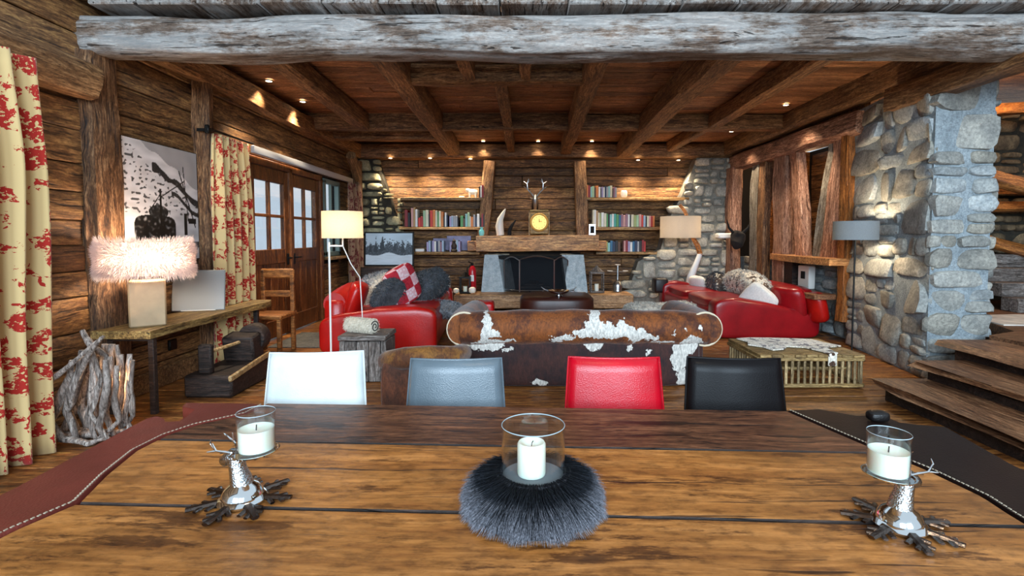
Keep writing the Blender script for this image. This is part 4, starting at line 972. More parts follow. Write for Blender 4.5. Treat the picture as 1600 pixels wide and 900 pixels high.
for s_ in (-1, 1):
    ap = [(s_ * (1.13 + .03 * math.sin(k * .5)), .02 + .95 * k / 8, .535) for k in range(9)]
    MB().tube(ap, [.155] * 9, 24).build('rolled_arm', M_cow, cs, sharp=70)
    MB().soft((s_ * 1.03, .5, .26), (.22, .95, .52), .25).build('arm_panel', M_cowd, cs)
    MB().tube([(s_ * 1.13 + .157 * math.cos(q), .017, .535 + .157 * math.sin(q)) for q in [2 * PI * j / 24 for j in range(25)]], .010, 6).build('welt', plain('cream_welt%d' % s_, 'e0d0b4', .6), cs)
    for yy in (.05, .9): MB().box((s_ * .98, yy, .03), (.07, .07, .06), .01).build('leg', W_dark, cs)
MB().soft((0, .5, .30), (1.9, .8, .34), .3).build('seat', M_cow, cs)
# hide pouf left of it
M_hide = spots_mat('ochre_hide', '8a5a22', '5c3216', 'd9c9a8', [], speck=.72)
t = thing('hide_armchair', 'low tub armchair in ochre-brown hide behind the grey dining chair', 'armchair', (-.80, 4.02, 0))
MB().soft((0, .12, .22), (.56, .5, .40), .35, .5, jit=.01).build('seat', M_hide, t)
MB().tube([(-.26, .30, .36), (-.31, .10, .40), (-.26, -.10, .44), (-.10, -.2, .485), (.08, -.21, .50), (.24, -.12, .48), (.30, .1, .46), (.26, .3, .44)], [.05, .075, .08, .085, .085, .08, .07, .05], 16).build('rolled_rim', M_hide, t)
MB().soft((-.02, -.12, .25), (.56, .2, .48), .4).build('back_panel', spots_mat('brown_hide', '6b3a22', '4a2818', 'cbb89a', [], speck=.75), t)

# red leather sofas
L_r1 = leather('scarlet_leather', 'a8140f', .3, .4, 90); L_r2 = leather('deep_red_leather', '8c0f17', .3, .4, 90)
M_mix = lambda n, a, b, sc=26, bp=1.0: cloth(n, a, b, sc, bump=bp)
F_grey = M_mix('grey_fur', '3c4048', '9a9ca0', 14); F_dark = M_mix('dark_fur', '14161b', '454a52', 16); F_patch = spots_mat('patchwork_fur', '3a2a22', '7a5a40', 'e6dccb', [], speck=.47); F_lt = M_mix('light_curly_fur', '8f8b84', 'e2dccf', 18)
def sofa(loc, rz, L, W_, lab, Ls, hs=.84, slope=.1):
    # local: x along depth (front = +x), y along length
    t = thing('red_sofa', lab, 'sofa', loc, rz)
    MB().soft((.08, 0, .22), (W_ - .2, L - .3, .40), .25, .2).build('base', Ls, t)
    bk = MB(); bk.tube([(-W_ / 2 + .18, -L / 2 + .12 + (L - .24) * k / 10, hs - .20 - .02 * math.sin(k * 1.7)) for k in range(11)], [.13] + [.17] * 9 + [.13], 20); bk.soft((-W_ / 2 + .18, 0, .36), (.28, L - .14, .68), .25); bk.build('backrest', Ls, t, sharp=60)
    for s_ in (-1, 1):
        ar = MB(); n = 12; pp = [(-W_ / 2 + .12 + (W_ - .26) * k / n, s_ * (L / 2 - .13), .43 + .06 * math.sin(PI * (k / n * .9 + .05))) for k in range(n + 1)]
        ar.soft((0, s_ * (L / 2 - .14), .27), (W_ - .04, .30, .54), .28, .2, 40, 20, fn=lambda p: (p.x, p.y, p.z + (.05 * math.sin((p.x / W_ + .5) * PI) - slope * (1 - min(1, max(0, p.x / W_ + .5) * 1.25)) if p.z > 0 else 0))); ar.build('armrest', Ls, t, sharp=60)
    for k in range(2): MB().soft((.12, (k - .5) * (L - .6) / 2, .43), (W_ - .35, (L - .6) / 2 - .02, .18), .35).build('seat_cushion', Ls, t)
    return t
sl = sofa((-1.84, 7.45, 0), .07, 2.9, 1.42, 'red leather sofa on the left side, heaped with furs and cushions', L_r1, .80)
sr = sofa((3.32, 8.40, 0), PI, 2.9, 1.50, 'red leather sofa on the right side below the timber uprights', L_r2, .66, .24)
def cushion(name, c, d, rot, mat, lab, cat='cushion', e=.75, grp=None):
    M = Matrix.Rotation(rot[2], 4, 'Z') @ Matrix.Rotation(rot[1], 4, 'Y') @ Matrix.Rotation(rot[0], 4, 'X')
    o = MB().soft((0, 0, 0), d, .42 if 'cushion' in name and 'round' not in name else .9, 1.0 if 'cushion' in name and 'round' not in name else .35, 32, 14, M=M, jit=.006).build(name, mat, loc=c, sharp=80); return tag(o, lab, cat, grp)
def fur_on(o, n, l, mat, drop=.01):
    me = o.data; ps = [p for p in me.polygons]; 
    def f(i):
        p = R.choice(ps); vs = [me.vertices[k].co for k in p.vertices]; a, b = R.random(), R.random(); q = vs[0].lerp(vs[1], a).lerp(vs[-1].lerp(vs[-2], a), b) if len(vs) == 4 else p.center
        nn = p.normal + Vector((R.uniform(-.6, .6), R.uniform(-.6, .6), R.uniform(-.5, .3))); return q, q + nn.normalized() * l * R.uniform(.6, 1.2), (0, 0, -drop)
    return strands(n, f, mat, 'fur', o, width=.004)
P = lambda px, py, Y: tuple(at(px, py, Y=Y))
cushion('leather_cushion', P(556, 467, 6.25), (.22, .44, .42), (0, .35, .1), L_r1, 'glossy red leather cushion at the near end of the left sofa')
o = cushion('fur_throw', P(597, 462, 6.9), (.30, .62, .58), (0, .3, 0), M_mix('speckled_fur', '8b7f70', 'e8e0d0', 22), 'speckled beige fur throw over the back of the left red sofa', 'throw'); fur_on(o, 2500, .05, F_lt)
o = cushion('fur_throw', P(600, 440, 7.2), (.34, 1.1, .24), (0, .2, 0), F_grey, 'blue-grey fur draped along the top of the left sofa back', 'throw'); fur_on(o, 2500, .05, F_grey)
o = cushion('round_cushion', P(607, 462, 6.55), (.16, .46, .44), (0, .35, -.5), F_dark, 'dark furry oval cushion leaning on the checked cushion'); fur_on(o, 3000, .04, F_dark)
# red and white checked cushion
t_ = NT('red_white_check_knit'); tc_ = t_.n('TexCoord').outputs['Object']; ck = t_.n('TexChecker'); t_.l(t_.map(tc_, (1, 1, 1), (.0, .04, .06)), ck.inputs[0]); ck.inputs['Scale'].default_value = 6.5; ck.inputs[1].default_value = lin('d9c3c8'); ck.inputs[2].default_value = lin('960f22')
sx_ = t_.n('SeparateXYZ'); t_.l(tc_, sx_.inputs[0]); nzz = t_.math('GREATER_THAN', t_.vor(tc_, 26), .42); M_chk = t_.done(t_.mix(t_.math('MULTIPLY', nzz, .35), ck.outputs[0], lin('c22a38')), .9, t_.bump(t_.noise(tc_, 60, 3), .6, .006))
o = MB().soft((0, 0, 0), (.17, .50, .52), .42, 1.0, 32, 16).build('checked_cushion', M_chk, loc=P(629, 446, 6.75), rot=(.42, .0, -.75), sharp=80); tag(o, 'red and white checked knitted cushion tilted on the left sofa', 'cushion')
o = cushion('fur_throw', P(668, 448, 7.4), (.36, .7, .56), (0, .75, -.2), F_dark, 'large dark blue-grey fur draped beyond the checked cushion', 'throw'); fur_on(o, 4500, .06, F_dark)
o = cushion('fur_throw', P(678, 480, 7.2), (.75, .8, .16), (0, .12, 0), F_grey, 'mottled grey fur spread over the seat of the left sofa', 'throw'); fur_on(o, 4000, .05, F_grey)
# right sofa dressings
cushion('leather_cushion', P(1232, 474, 7.15), (.26, .50, .50), (0, -.25, .5), L_r2, 'plump red leather cushion at the near end of the right sofa')
cushion('leather_cushion', P(1276, 480, 6.95), (.24, .34, .40), (0, -.25, 0), L_r1, 'red leather cushion half hidden at the back corner of the right sofa')
cushion('white_cushion', P(1184, 470, 7.3), (.16, .46, .44), (.7, -.2, .9), cloth('white_wool', 'e4e2dd', 'cfcdc8', 50), 'white cushion standing on its corner before the red leather cushion')
o = cushion('patchwork_throw', P(1165, 448, 8.0), (.34, 1.2, .52), (0, -.35, 0), F_patch, 'patchwork brown and cream fur hanging over the right sofa back', 'throw'); fur_on(o, 3500, .04, F_lt)
o = cushion('patchwork_throw', P(1126, 452, 8.7), (.30, .55, .60), (0, -.35, 0), spots_mat('dark_patch_fur', '2c2019', '5a4030', 'd8ccb8', [], speck=.56), 'darker patchwork fur at the far part of the right sofa back', 'throw'); fur_on(o, 2500, .04, F_dark)
cushion('white_cushion', P(1092, 449, 9.2), (.16, .46, .42), (0, -.3, .3), bpy.data.materials['white_wool'], 'white square cushion at the far end of the right sofa')
o = cushion('fur_throw', P(1062, 481, 8.0), (.8, .9, .14), (0, -.1, 0), F_lt, 'curly pale grey fur spread on the seat of the right sofa', 'throw'); fur_on(o, 4000, .04, F_lt)
o = cushion('fur_pouf', P(1008, 480, 7.6), (.56, .5, .20), (0, 0, 0), F_lt, 'pale grey furry pouf between the cowhide sofa and the right sofa', 'pouf', .4); o.location.z = .31; fur_on(o, 3000, .04, F_lt)
p = MB().soft((0, 0, .1), (.46, .42, .2), .4).build('pouf_base', W_dark, o); p.location.z = -.31
# slatted crate table with hide
t = thing('slatted_crate_table', 'low bamboo-slatted crate coffee table in front of the right sofa', 'coffee table', (2.63, 5.0, 0)); W_, D_, H_ = .96, .70, .33
for zz in (.035, H_ - .05):
    for s_ in (-1, 1): MB().box((0, s_ * D_ / 2, zz), (W_, .035, .035), .005).build('long_rail', W_slat, t)
    for s_ in (-1, 1): MB().box((s_ * W_ / 2, 0, zz), (.035, D_, .035), .005).build('short_rail', W_slat, t)
sm = None
def slat(x, y):
    global sm
    if sm is None: sm = MB().tube([(0, 0, -.125), (0, 0, .125)], .013, 6).build('slat', W_slatz, t, loc=(x, y, .165)); return
    o = sm.copy(); C.objects.link(o); o.parent = t; o.location = (x, y, .165)
for k in range(17):
    for s_ in (-1, 1): slat(-W_ / 2 + .02 + (W_ - .04) * k / 16, s_ * D_ / 2)
for k in range(1, 12):
    for s_ in (-1, 1): slat(s_ * W_ / 2, -D_ / 2 + D_ * k / 12)
for k in range(9): MB().box((-W_ / 2 + W_ * (k + .5) / 9, 0, H_ - .02), (W_ / 9 - .006, D_ + .05, .028), .004).build('top_board', W_slat, t)
MB().box((0, -.02, .10), (.8, .02, .02)).box((0, .0, .17), (.8, .5, .02)).build('inner_shelf', W_slat, t)
hd = MB(); hp = [(-.45, .30), (-.3, .34), (-.1, .33), (.12, .30), (.30, .26), (.34, .1), (.42, -.06), (.30, -.10), (.22, -.16), (.2, -.34), (.1, -.30), (.03, -.12), (-.12, -.08), (-.2, -.2), (-.33, -.24), (-.36, -.1), (-.46, .0), (-.40, .15)]
hd.prism(hp, 0, .012); hd.prism([(.20, -.37), (.10, -.37), (.10, -.30), (.2, -.30)], 0, .012); hd.box((.15, -.375, -.05), (.08, .012, .12), .005)
o = hd.build('cow_skin', spots_mat('white_brown_skin', 'e9e2d4', 'd8cdb8', '4a2f1e', [], speck=.56), loc=(2.66, 5.0, .332)); tag(o, 'small white and brown hide lying over the slatted crate table', 'hide')
# leather ottoman with silver bowl, red cube stool
t = thing('leather_ottoman', 'round dark brown leather ottoman in front of the hearth', 'ottoman', (.50, 8.1, 0))
MB().soft((0, 0, .29), (1.16, .9, .42), .3, .55, 40, 16).build('cushion_top', leather('ottoman_leather', '3c1a12', .35, .3), t)
for s_ in (-1, 1):
    for q in (-1, 1): MB().tube([(s_ * .35, q * .25, 0), (s_ * .33, q * .24, .12)], .03).build('leg', W_dark, t)
t = thing('silver_bowl', 'silver bowl with antler handles on the leather ottoman', 'bowl', (.52, 7.8, .495))
MB().lathe([(.03, 0), (.06, .004), (.03, .02), (.05, .03), (.13, .05), (.17, .085), (.172, .09), (.165, .088), (.1, .05), (0, .04)], n=28).build('bowl_body', M_chrome, t)
for s_ in (-1, 1): MB().tube([(s_ * .16, 0, .08), (s_ * .22, 0, .10), (s_ * .27, 0, .14)], [.014, .012, .005]).tube([(s_ * .2, 0, .09), (s_ * .25, .02, .07)], [.01, .004]).build('antler_handle', M_silver, t)
t = MB().soft((0, 0, .19), (.34, .32, .38), .3, .3).build('red_stool', leather('cherry_leather', 'c20f14', .3, .3), loc=(-.64, 7.9, .03)); tag(t, 'small cherry red leather cube stool behind the cowhide sofa', 'stool')
p = MB().soft((0, 0, .14), (.26, .3, .28), .3).build('dark_pouf', leather('near_black_leather', '1d1516', .4), loc=(2.58, 9.75, .34)); tag(p, 'small black round cushion at the far arm of the right sofa', 'cushion')

# ================================================================ fireplace
fp = thing('fireplace', 'stone fireplace with tapered granite cheeks and dark firebox', 'fireplace', (.2, 10.0, 0))
M_gran = stone('pale_blue_granite', ['8a989e', 'b2bdc2', 'ccd4d6', 'e2e5e2', 'b4bec2'], s=2.2, bump=.5, var=.15)
X_ = lambda px, Y: (px - 820) / 800 * Y - .2
for a0, a1, b0, b1 in ((757, 778, 752, 788), (878, 912, 886, 918)):
    z0, z1 = .3, 1.05; x = [X_(q, 10.0) for q in (a0, a1, b0, b1)]; s_ = 1 if a0 < 800 else -1
    vs = [(x[2], -.1, z0), (x[3], -.1, z0), (x[3] + s_ * .22, .6, z0), (x[2], .6, z0), (x[0], 0, z1), (x[1], 0, z1), (x[1] + s_ * .22, .6, z1), (x[0], .6, z1)]
    MB().add(vs, [(0, 1, 2, 3), (4, 5, 6, 7), (0, 1, 5, 4), (1, 2, 6, 5), (2, 3, 7, 6), (3, 0, 4, 7)]).build('granite_cheek', M_gran, fp, sharp=25)
MB().box((0, .58, .68), (1.9, .05, .8)).box((0, .35, .30), (1.7, .7, .04)).build('firebox', plain('soot', '17181b', .85, nb=.8, ns=8), fp)
MB().box((0, .3, 1.0), (1.9, .6, .06)).build('lintel', M_dk, fp)
for i in range(3): MB().tube([(-.3 + i * .1, .3 + i * .06, .38 + .04 * i), (.3 - i * .12, .36 - i * .05, .38 + .05 * i)], .045, 9).build('log', W_dark, fp)
fs = thing('fire_screen', 'folding iron fire screen with arched tops before the firebox', 'fire screen', (.22, 9.86, .345))
tm = NT('black_fire_mesh'); tb_ = tm.n('BsdfTransparent'); df = tm.n('BsdfDiffuse'); df.inputs[0].default_value = (.02, .022, .026, 1); mx = tm.n('MixShader'); mx.inputs[0].default_value = .55
tm.l(tb_.outputs[0], mx.inputs[1]); tm.l(df.outputs[0], mx.inputs[2]); tm.l(mx.outputs[0], tm.out.inputs[0])
def panel(x0, y0, x1, y1, zt):
    n = 8; arch = [(x0 + (x1 - x0) * k / n, y0 + (y1 - y0) * k / n, zt + .07 * math.sin(PI * k / n)) for k in range(n + 1)]
    fr0 = MB().tube([(x0, y0, 0), (x0, y0, zt)] + arch[1:-1] + [(x1, y1, zt), (x1, y1, 0)], .013, 6).tube([(x0, y0, .03), (x1, y1, .03)], .01, 6).build('iron_frame', M_silver, fs)
    vs = [(x0, y0, 0), (x1, y1, 0)] + list(reversed(arch)); MB().add(vs, [tuple(range(len(vs)))]).build('mesh_panel', tm.m, fr0)
panel(-.62, .12, -.32, -.12, .60); panel(-.32, -.12, .34, -.12, .62); panel(.34, -.12, .62, .12, .60)
# hearth bench, blocks
hb = thing('hearth_bench', 'long pale hearth bench of squared timber beams before the fireplace', 'bench', (.4, 9.75, 0))
W_hrth = wood('pale_hearth_wood', 'd8b084', 'b08558', '6a4526', s=.9, rough=.5, crack=.4, bump=.4)
for x0, x1 in ((-1.72, -.3), (-.3, .8), (.8, 1.62)): MB().box(((x0 + x1) / 2, 0, .20), (x1 - x0 - .01, .62, .26), .015).build('hearth_beam', W_hrth, hb)
for x in (-1.3, 0, 1.2): MB().box((x, .05, .035), (.2, .4, .07), .01).build('foot', W_dark, hb)
mt = beam('mantel_beam', (-.92, 9.98, 1.275), (1.40, 9.98, 1.275), .62, .30, W_mantel, rnd=.15, wob=.012, seg=10); tag(mt, 'massive honey-coloured timber mantel beam above the fireplace', 'mantel')
p = MB().box((-.98, 10.35, 1.22), (.3, .5, .2), .01).build('side_block', W_mantel); tag(p, 'stepped timber block at the left end of the mantel', 'block')
p = MB().box((1.42, 10.38, 1.22), (.4, .5, .2), .01).build('side_block', W_mantel); tag(p, 'stepped timber block at the right end of the mantel', 'block')
p = beam('chimney_post', (-.86, 10.45, 1.40), (-.70, 10.45, 2.92), .24, .22, W_joist, rnd=.2); tag(p, 'leaning upright timber left of the stag skull', 'post')
p = beam('chimney_post', (1.18, 10.45, 1.40), (1.10, 10.45, 2.92), .24, .22, W_joist, rnd=.2); tag(p, 'upright timber right of the stag skull', 'post')

# mantel things
zm = 1.43
t = thing('mantel_clock', 'round golden clock in a square ribbed wooden case on the mantel', 'clock', (.28, 10.05, zm + .005)); t.scale = (1.12,) * 3
MB().box((0, 0, .20), (.34, .14, .38), .02).build('case', W_slat, t)
for s_ in (-1, 1):
    for k in range(2): MB().box((s_ * .17, -.03 + .04 * k, .2), (.02, .02, .40)).build('rib', W_pale, t)
MB().tube([(-.16, -.02, .42), (.16, -.02, .42)], .02).build('top_bar', W_slat, t)
M_gold = plain('gilt_face', 'e0a34a', .35, .4)
MB().lathe([(0, 0), (.16, 0), (.16, .03), (.145, .05), (.13, .045), (.125, .02), (0, .018)], n=32, M=Matrix.Translation((0, -.06, .22)) @ Matrix.Rotation(PI/2, 4, 'X')).build('gilt_ring', plain('gilt_rim', 'e8b860', .3, .3), t)
MB().lathe([(0, 0), (.12, 0), (.12, .006), (0, .006)], n=32, M=Matrix.Translation((0, -.08, .22)) @ Matrix.Rotation(PI/2, 4, 'X')).build('dial', M_gold, t); dl_ = bpy.data.objects['dial']
MB().box((.02, -.09, .235), (.05, .004, .008)).box((0, -.09, .25), (.007, .004, .06)).build('hands', M_dk, dl_)
for k in range(12): MB().box((math.sin(k * PI / 6) * .1, -.089, .22 + math.cos(k * PI / 6) * .1), (.01, .004, .01)).build('hour_mark', M_dk, dl_)
t = thing('stag_skull', 'silver stag skull trophy with antlers on a dark plaque above the clock', 'trophy', (.21, 10.5, 2.02)); t.scale = (.85, 1, 1)
MB().soft((0, .08, .0), (.16, .18, .36), .6).build('plaque', W_dark, t)
sk = MB(); sk.tube([(0, -.02, -.12), (0, -.10, -.02), (0, -.10, .12), (0, -.03, .20)], [.025, .045, .065, .05], 12)
for s_ in (-1, 1): sk.tube([(s_ * .03, -.06, .14), (s_ * .12, -.05, .17)], [.02, .012], 8)
sk.build('skull', M_silver, t)
for s_ in (-1, 1):
    a_ = MB(); pth = [(s_ * .04, -.04, .20), (s_ * .10, -.06, .27), (s_ * .18, -.08, .34), (s_ * .19, -.10, .45), (s_ * .15, -.10, .55)]; a_.tube(pth, [.02, .018, .016, .013, .006], 8)
    for k, dv in ((1, (s_ * .02, -.08, .08)), (2, (s_ * .09, -.02, .05)), (3, (s_ * .09, 0, .05)), (3, (-s_ * .06, -.02, .06))): a_.tube([pth[k], tuple(x + y for x, y in zip(pth[k], dv))], [.012, .004], 6)
    a_.build('antler', M_silver, t)
t = MB().tube([(0, 0, 0), (-.02, 0, .18), (.0, 0, .32), (.06, 0, .44), (.10, 0, .52)], [.075, .08, .06, .035, .01], 12).build('white_horn', plain('horn_ivory', 'd4d0c6', .4), loc=(-.48, 10.1, zm)); tag(t, 'large white horn standing on the left of the mantel', 'horn')
t = MB().tube([(0, 0, 0), (.0, 0, .10), (.05, 0, .20), (.12, 0, .30)], [.04, .04, .03, .01], 8).build('dark_horn', M_dk, loc=(-.30, 10.1, zm)); tag(t, 'small black curved horn beside the white horn', 'horn')
t = thing('turquoise_vase', 'small turquoise vase at the left end of the mantel', 'vase', (-.85, 10.08, zm - .01)); MB().lathe([(.04, 0), (.055, .05), (.05, .1), (.025, .13), (.03, .17)], n=20).build('vase_body', plain('turquoise_glaze', '6fc4c6', .25), t)
t = thing('framed_photo', 'little silver photo frame at the right end of the mantel', 'frame', (1.32, 10.05, zm)); MB().box((0, 0, .11), (.14, .03, .22), .006).build('border', M_silver, t); MB().box((0, -.018, .11), (.08, .006, .14)).build('dark_picture', M_dk, t)

# hearth things
t = thing('fire_extinguisher', 'red fire extinguisher on a stand left of the fireplace', 'extinguisher', (-1.02, 9.95, .34))
MB().lathe([(.06, 0), (.075, .02), (.075, .40), (.05, .47), (.025, .50)], n=20).build('cylinder', plain('extinguisher_red', 'b01220', .3), t); MB().box((0, -.076, .26), (.07, .004, .12)).build('label', M_white, t)
MB().tube([(0, 0, .5), (0, 0, .56)], .022).tube([(0, 0, .54), (-.08, -.02, .58)], .012).tube([(-.02, 0, .53), (-.10, -.02, .45), (-.1, 0, .25)], .011).build('valve_and_hose', M_black, t)
def lantern(loc, s_, lab, gm, fm):
    t = thing('lantern', lab, 'lantern', loc)
    MB().box((0, 0, .01), (.24 * s_, .24 * s_, .02)).box((0, 0, .34 * s_), (.24 * s_, .24 * s_, .03)).build('plates', fm, t)
    for a_ in (-1, 1):
        for b_ in (-1, 1): MB().box((a_ * .105 * s_, b_ * .105 * s_, .17 * s_), (.02, .02, .34 * s_)).build('corner_bar', fm, t)
    MB().lathe([(.12 * s_, 0), (.04 * s_, .07 * s_), (.02, .1 * s_), (0, .11 * s_)], c=(0, 0, .355 * s_), n=4).build('roof', fm, t); MB().lathe([(.04, .02), (.04, .14 * s_), (0, .14 * s_)], n=16).build('candle', M_wax, t)
    for a_ in (-1, 1): MB().box((a_ * .105 * s_, 0, .17 * s_), (.004, .18 * s_, .3 * s_)).build('pane', M_glass, t)
    return t
lantern((-1.13, 9.68, .345), .85, 'black lantern with pale top beside the fire extinguisher', None, M_black)
lantern((1.38, 9.8, .345), 1.1, 'grey wooden lantern with glass panes right of the fireplace', None, W_grey)
t = thing('candelabra', 'tall pale three-armed candelabra right of the hearth', 'candle holder', (1.83, 9.9, .345)); t.location.x = 1.80
MB().lathe([(.09, 0), (.08, .03), (.10, .10), (.07, .18), (.02, .22), (.015, .5)], n=20).build('stand', M_silver, t)
MB().tube([(-.15, 0, .38), (.15, 0, .38)], .01).build('cross_arm', M_silver, t)
for dx, zz in ((-.15, .38), (.15, .38), (0, .5)): MB().lathe([(.02, 0), (.055, .015), (.055, .02), (0, .02)], c=(dx, 0, zz), n=16).build('drip_plate', M_white, t)
tag(MB().box((0, 0, .17), (.26, .26, .34), .01).build('low_box', W_dark, loc=(-1.50, 9.85, .001)), 'low dark wooden box carrying the white figurine', 'box')
t = thing('white_figure', 'small white stag figurine on a box at the left hearth end', 'figurine', (-1.50, 9.85, .342)); MB().box((0, 0, .09), (.12, .1, .18), .01).build('body', M_white, t); MB().tube([(0, 0, .18), (-.02, 0, .26)], [.03, .015]).tube([(-.02, 0, .25), (-.07, 0, .32)], .007).tube([(-.02, 0, .25), (.05, 0, .3)], .007).build('head', M_white, t)
for i, (x, s_) in enumerate(((-1.28, .05), (-.98, .06))): tag(MB().soft((0, 0, s_), (s_ * 2.2, s_ * 2, s_ * 2), .8).build('ornament', M_wax, loc=(x, 9.52, .345)), ['tiny ivory ornament on the left hearth beam', 'small ivory ornament below the red extinguisher'][i], 'ornament')

# ================================================================ shelves, books
def shelf(px0, px1, z, lab, d=.34):
    x0, x1 = (px0 - 820) / 800 * 10.45, (px1 - 820) / 800 * 10.45
    o = plank('shelf', (x0, 10.50, z - .03), (x1, 10.50, z - .03), d, .06, W_shelf, r=.008); return tag(o, lab, 'shelf')
ZS = {1: 2.19, 2: 1.60, 3: 1.10}
shelf(628, 756, ZS[1], 'top shelf on the left, with the white bear figure'); shelf(626, 757, ZS[2], 'middle shelf on the left, full of books'); shelf(645, 750, ZS[3], 'lowest shelf on the left, with magazines')
shelf(915, 1073, ZS[1], 'top shelf on the right, with a short row of books'); shelf(924, 1050, ZS[2], 'middle shelf on the right, full of books'); shelf(930, 1042, ZS[3], 'lowest shelf on the right, with dark books')
BC = {'black': '1a1616', 'dark red': '8a1a1e', 'red': 'b8281e', 'bright red': 'd43a28', 'pink': 'd59a92', 'cream': 'e6dcbc', 'white': 'ece8e0', 'pale green': 'a8c49a', 'green': '5a9a5a', 'teal': '4aa89a', 'turquoise': '8fc4c0', 'blue': '2f6a8e', 'navy': '26304e', 'grey': 'a8a6a8', 'lilac': 'a99cc0', 'orange': 'd9803c', 'tan': 'b98d5c', 'brown': '5e3c28', 'mauve': 'a0707e', 'olive': 'a8b070', 'pale blue': 'a6bcd0'}
BM_ = {k: plain('book_' + k.replace(' ', '_'), v, .55, var=.2) for k, v in BC.items()}
M_page = plain('book_pages', 'e8e0cc', .8); seen = {}
ordn = ['leftmost', 'second', 'third', 'fourth', 'fifth', 'sixth', 'seventh', 'eighth', 'ninth', 'tenth', 'eleventh', 'twelfth', 'thirteenth', 'fourteenth', 'fifteenth']
def books(px0, row, z, where, grp, Y=10.42):
    """row: (width px, height px, colour); a dash leaves a gap"""
    x = (px0 - 820) / 800 * Y; items = []
    for it in row:
        if it[2] == '-': x += it[0] * Y / 800; continue
        w_, h_ = it[0] * Y / 800, it[1] * Y / 800; items.append((x + w_ / 2, w_, h_, it[2])); x += w_
    cnt = {}; tot = {}
    for it in items: tot[it[3]] = tot.get(it[3], 0) + 1
    for bx_, w_, h_, c in items:
        cnt[c] = cnt.get(c, 0) + 1
        lab = f'{c} book, the only {c} one on {where}' if tot[c] == 1 else (f'{c} book, leftmost {c} one on {where}' if cnt[c] == 1 else f'{c} book, {ordn[cnt[c] - 1]} {c} one from the left on {where}')
        t = thing('book', lab, 'book', (bx_, Y, z + .001), 0, grp); D_ = .2; w2 = w_ * .94
        cv_ = MB().box((0, -D_ / 2 + .004, h_ / 2), (w2, .008, h_), .003).box((-w2 / 2 + .002, 0, h_ / 2), (.004, D_, h_)).box((w2 / 2 - .002, 0, h_ / 2), (.004, D_, h_)).build('cover', BM_[c], t)
        MB().box((0, .004, h_ / 2), (max(.004, w2 - .008), D_ - .014, h_ - .012)).build('pages', M_page, t)
LM, LT, LL, RT_, RM, RL = 'the middle left shelf', 'the top left shelf', 'the lowest left shelf', 'the top right shelf', 'the middle right shelf', 'the lowest right shelf'
books(634.5, [(5, 26, 'dark red'), (3.5, 22, 'black'), (1.5, 0, '-'), (3.5, 29, 'pink'), (3, 30, 'tan'), (3.5, 27, 'white'), (1, 0, '-'), (3.5, 14, 'bright red'), (4, 16, 'red'), (4, 25, 'pale green'), (4.5, 26, 'cream'), (2, 20, 'black'), (4.5, 25, 'bright red'), (4, 26, 'orange'), (3, 25, 'cream'), (2.5, 23, 'green'), (3, 24, 'cream'), (4, 23, 'orange'), (2, 16, 'black'), (2.5, 22, 'white'), (2, 18, 'navy'), (2.5, 0, '-'), (3, 16, 'lilac'), (3, 17, 'pale blue'), (3, 17, 'grey'), (3.5, 17, 'grey'), (1.5, 12, 'black'), (3, 0, '-'), (4.5, 17, 'green'), (3, 13, 'brown'), (3.5, 20, 'turquoise'), (3.5, 22, 'pale green'), (1.5, 16, 'white'), (4, 15, 'orange'), (3, 19, 'grey'), (2.5, 15, 'navy'), (4, 20, 'white'), (3, 14, 'black'), (2.8, 20, 'dark red'), (2, 19, 'black')], ZS[2], LM, 'books on the middle left shelf')
books(749.5, [(2, 17, 'black'), (2.2, 18, 'white'), (3, 19, 'dark red'), (2, 18, 'red')][:3], ZS[1], LT, 'books on the top left shelf')
books(668, [(3, 15, 'lilac'), (3.2, 17, 'pale blue'), (2.6, 16, 'navy'), (3, 17, 'lilac'), (3, 16, 'white'), (3, 16, 'navy'), (3.2, 17, 'grey'), (2.6, 15, 'mauve'), (3, 17, 'pale blue'), (9, 0, '-'), (3.6, 15, 'lilac'), (3, 16, 'mauve'), (3.6, 18, 'white'), (3.4, 18, 'pale blue'), (3, 16, 'lilac')], ZS[3], LL, 'magazines on the lowest left shelf')
books(915.5, [(2, 19, 'orange'), (3.5, 18, 'dark red'), (2.5, 16, 'turquoise'), (3.5, 17, 'pale green'), (2.5, 15, 'brown'), (4, 18, 'orange'), (3, 16, 'white'), (1.5, 14, 'black'), (3, 16, 'lilac'), (2, 15, 'white'), (2.5, 17, 'navy'), (3, 16, 'grey'), (3, 17, 'turquoise'), (3, 18, 'cream'), (2, 14, 'brown'), (2.5, 16, 'mauve'), (2.5, 15, 'grey')], ZS[1], RT_, 'books on the top right shelf')
books(924.5, [(2.5, 26, 'cream'), (3, 26, 'white'), (3, 25, 'tan'), (2.5, 22, 'cream'), (2.5, 21, 'olive'), (4, 22, 'white'), (4, 21, 'cream'), (2.5, 20, 'green'), (2.5, 19, 'black'), (3.5, 19, 'turquoise'), (3, 20, 'white'), (3.5, 20, 'teal'), (4, 19, 'green'), (3.5, 18, 'blue'), (3, 19, 'mauve'), (4, 18, 'pink'), (3.5, 20, 'mauve'), (3, 19, 'white'), (2, 18, 'black'), (4, 19, 'cream'), (4, 18, 'olive'), (4, 18, 'pale green'), (4, 19, 'pink'), (3, 18, 'bright red'), (3.5, 17, 'pale blue'), (2, 16, 'black'), (3, 17, 'cream'), (3, 17, 'pink'), (3, 16, 'red'), (3, 17, 'orange')], ZS[2], RM, 'books on the middle right shelf')
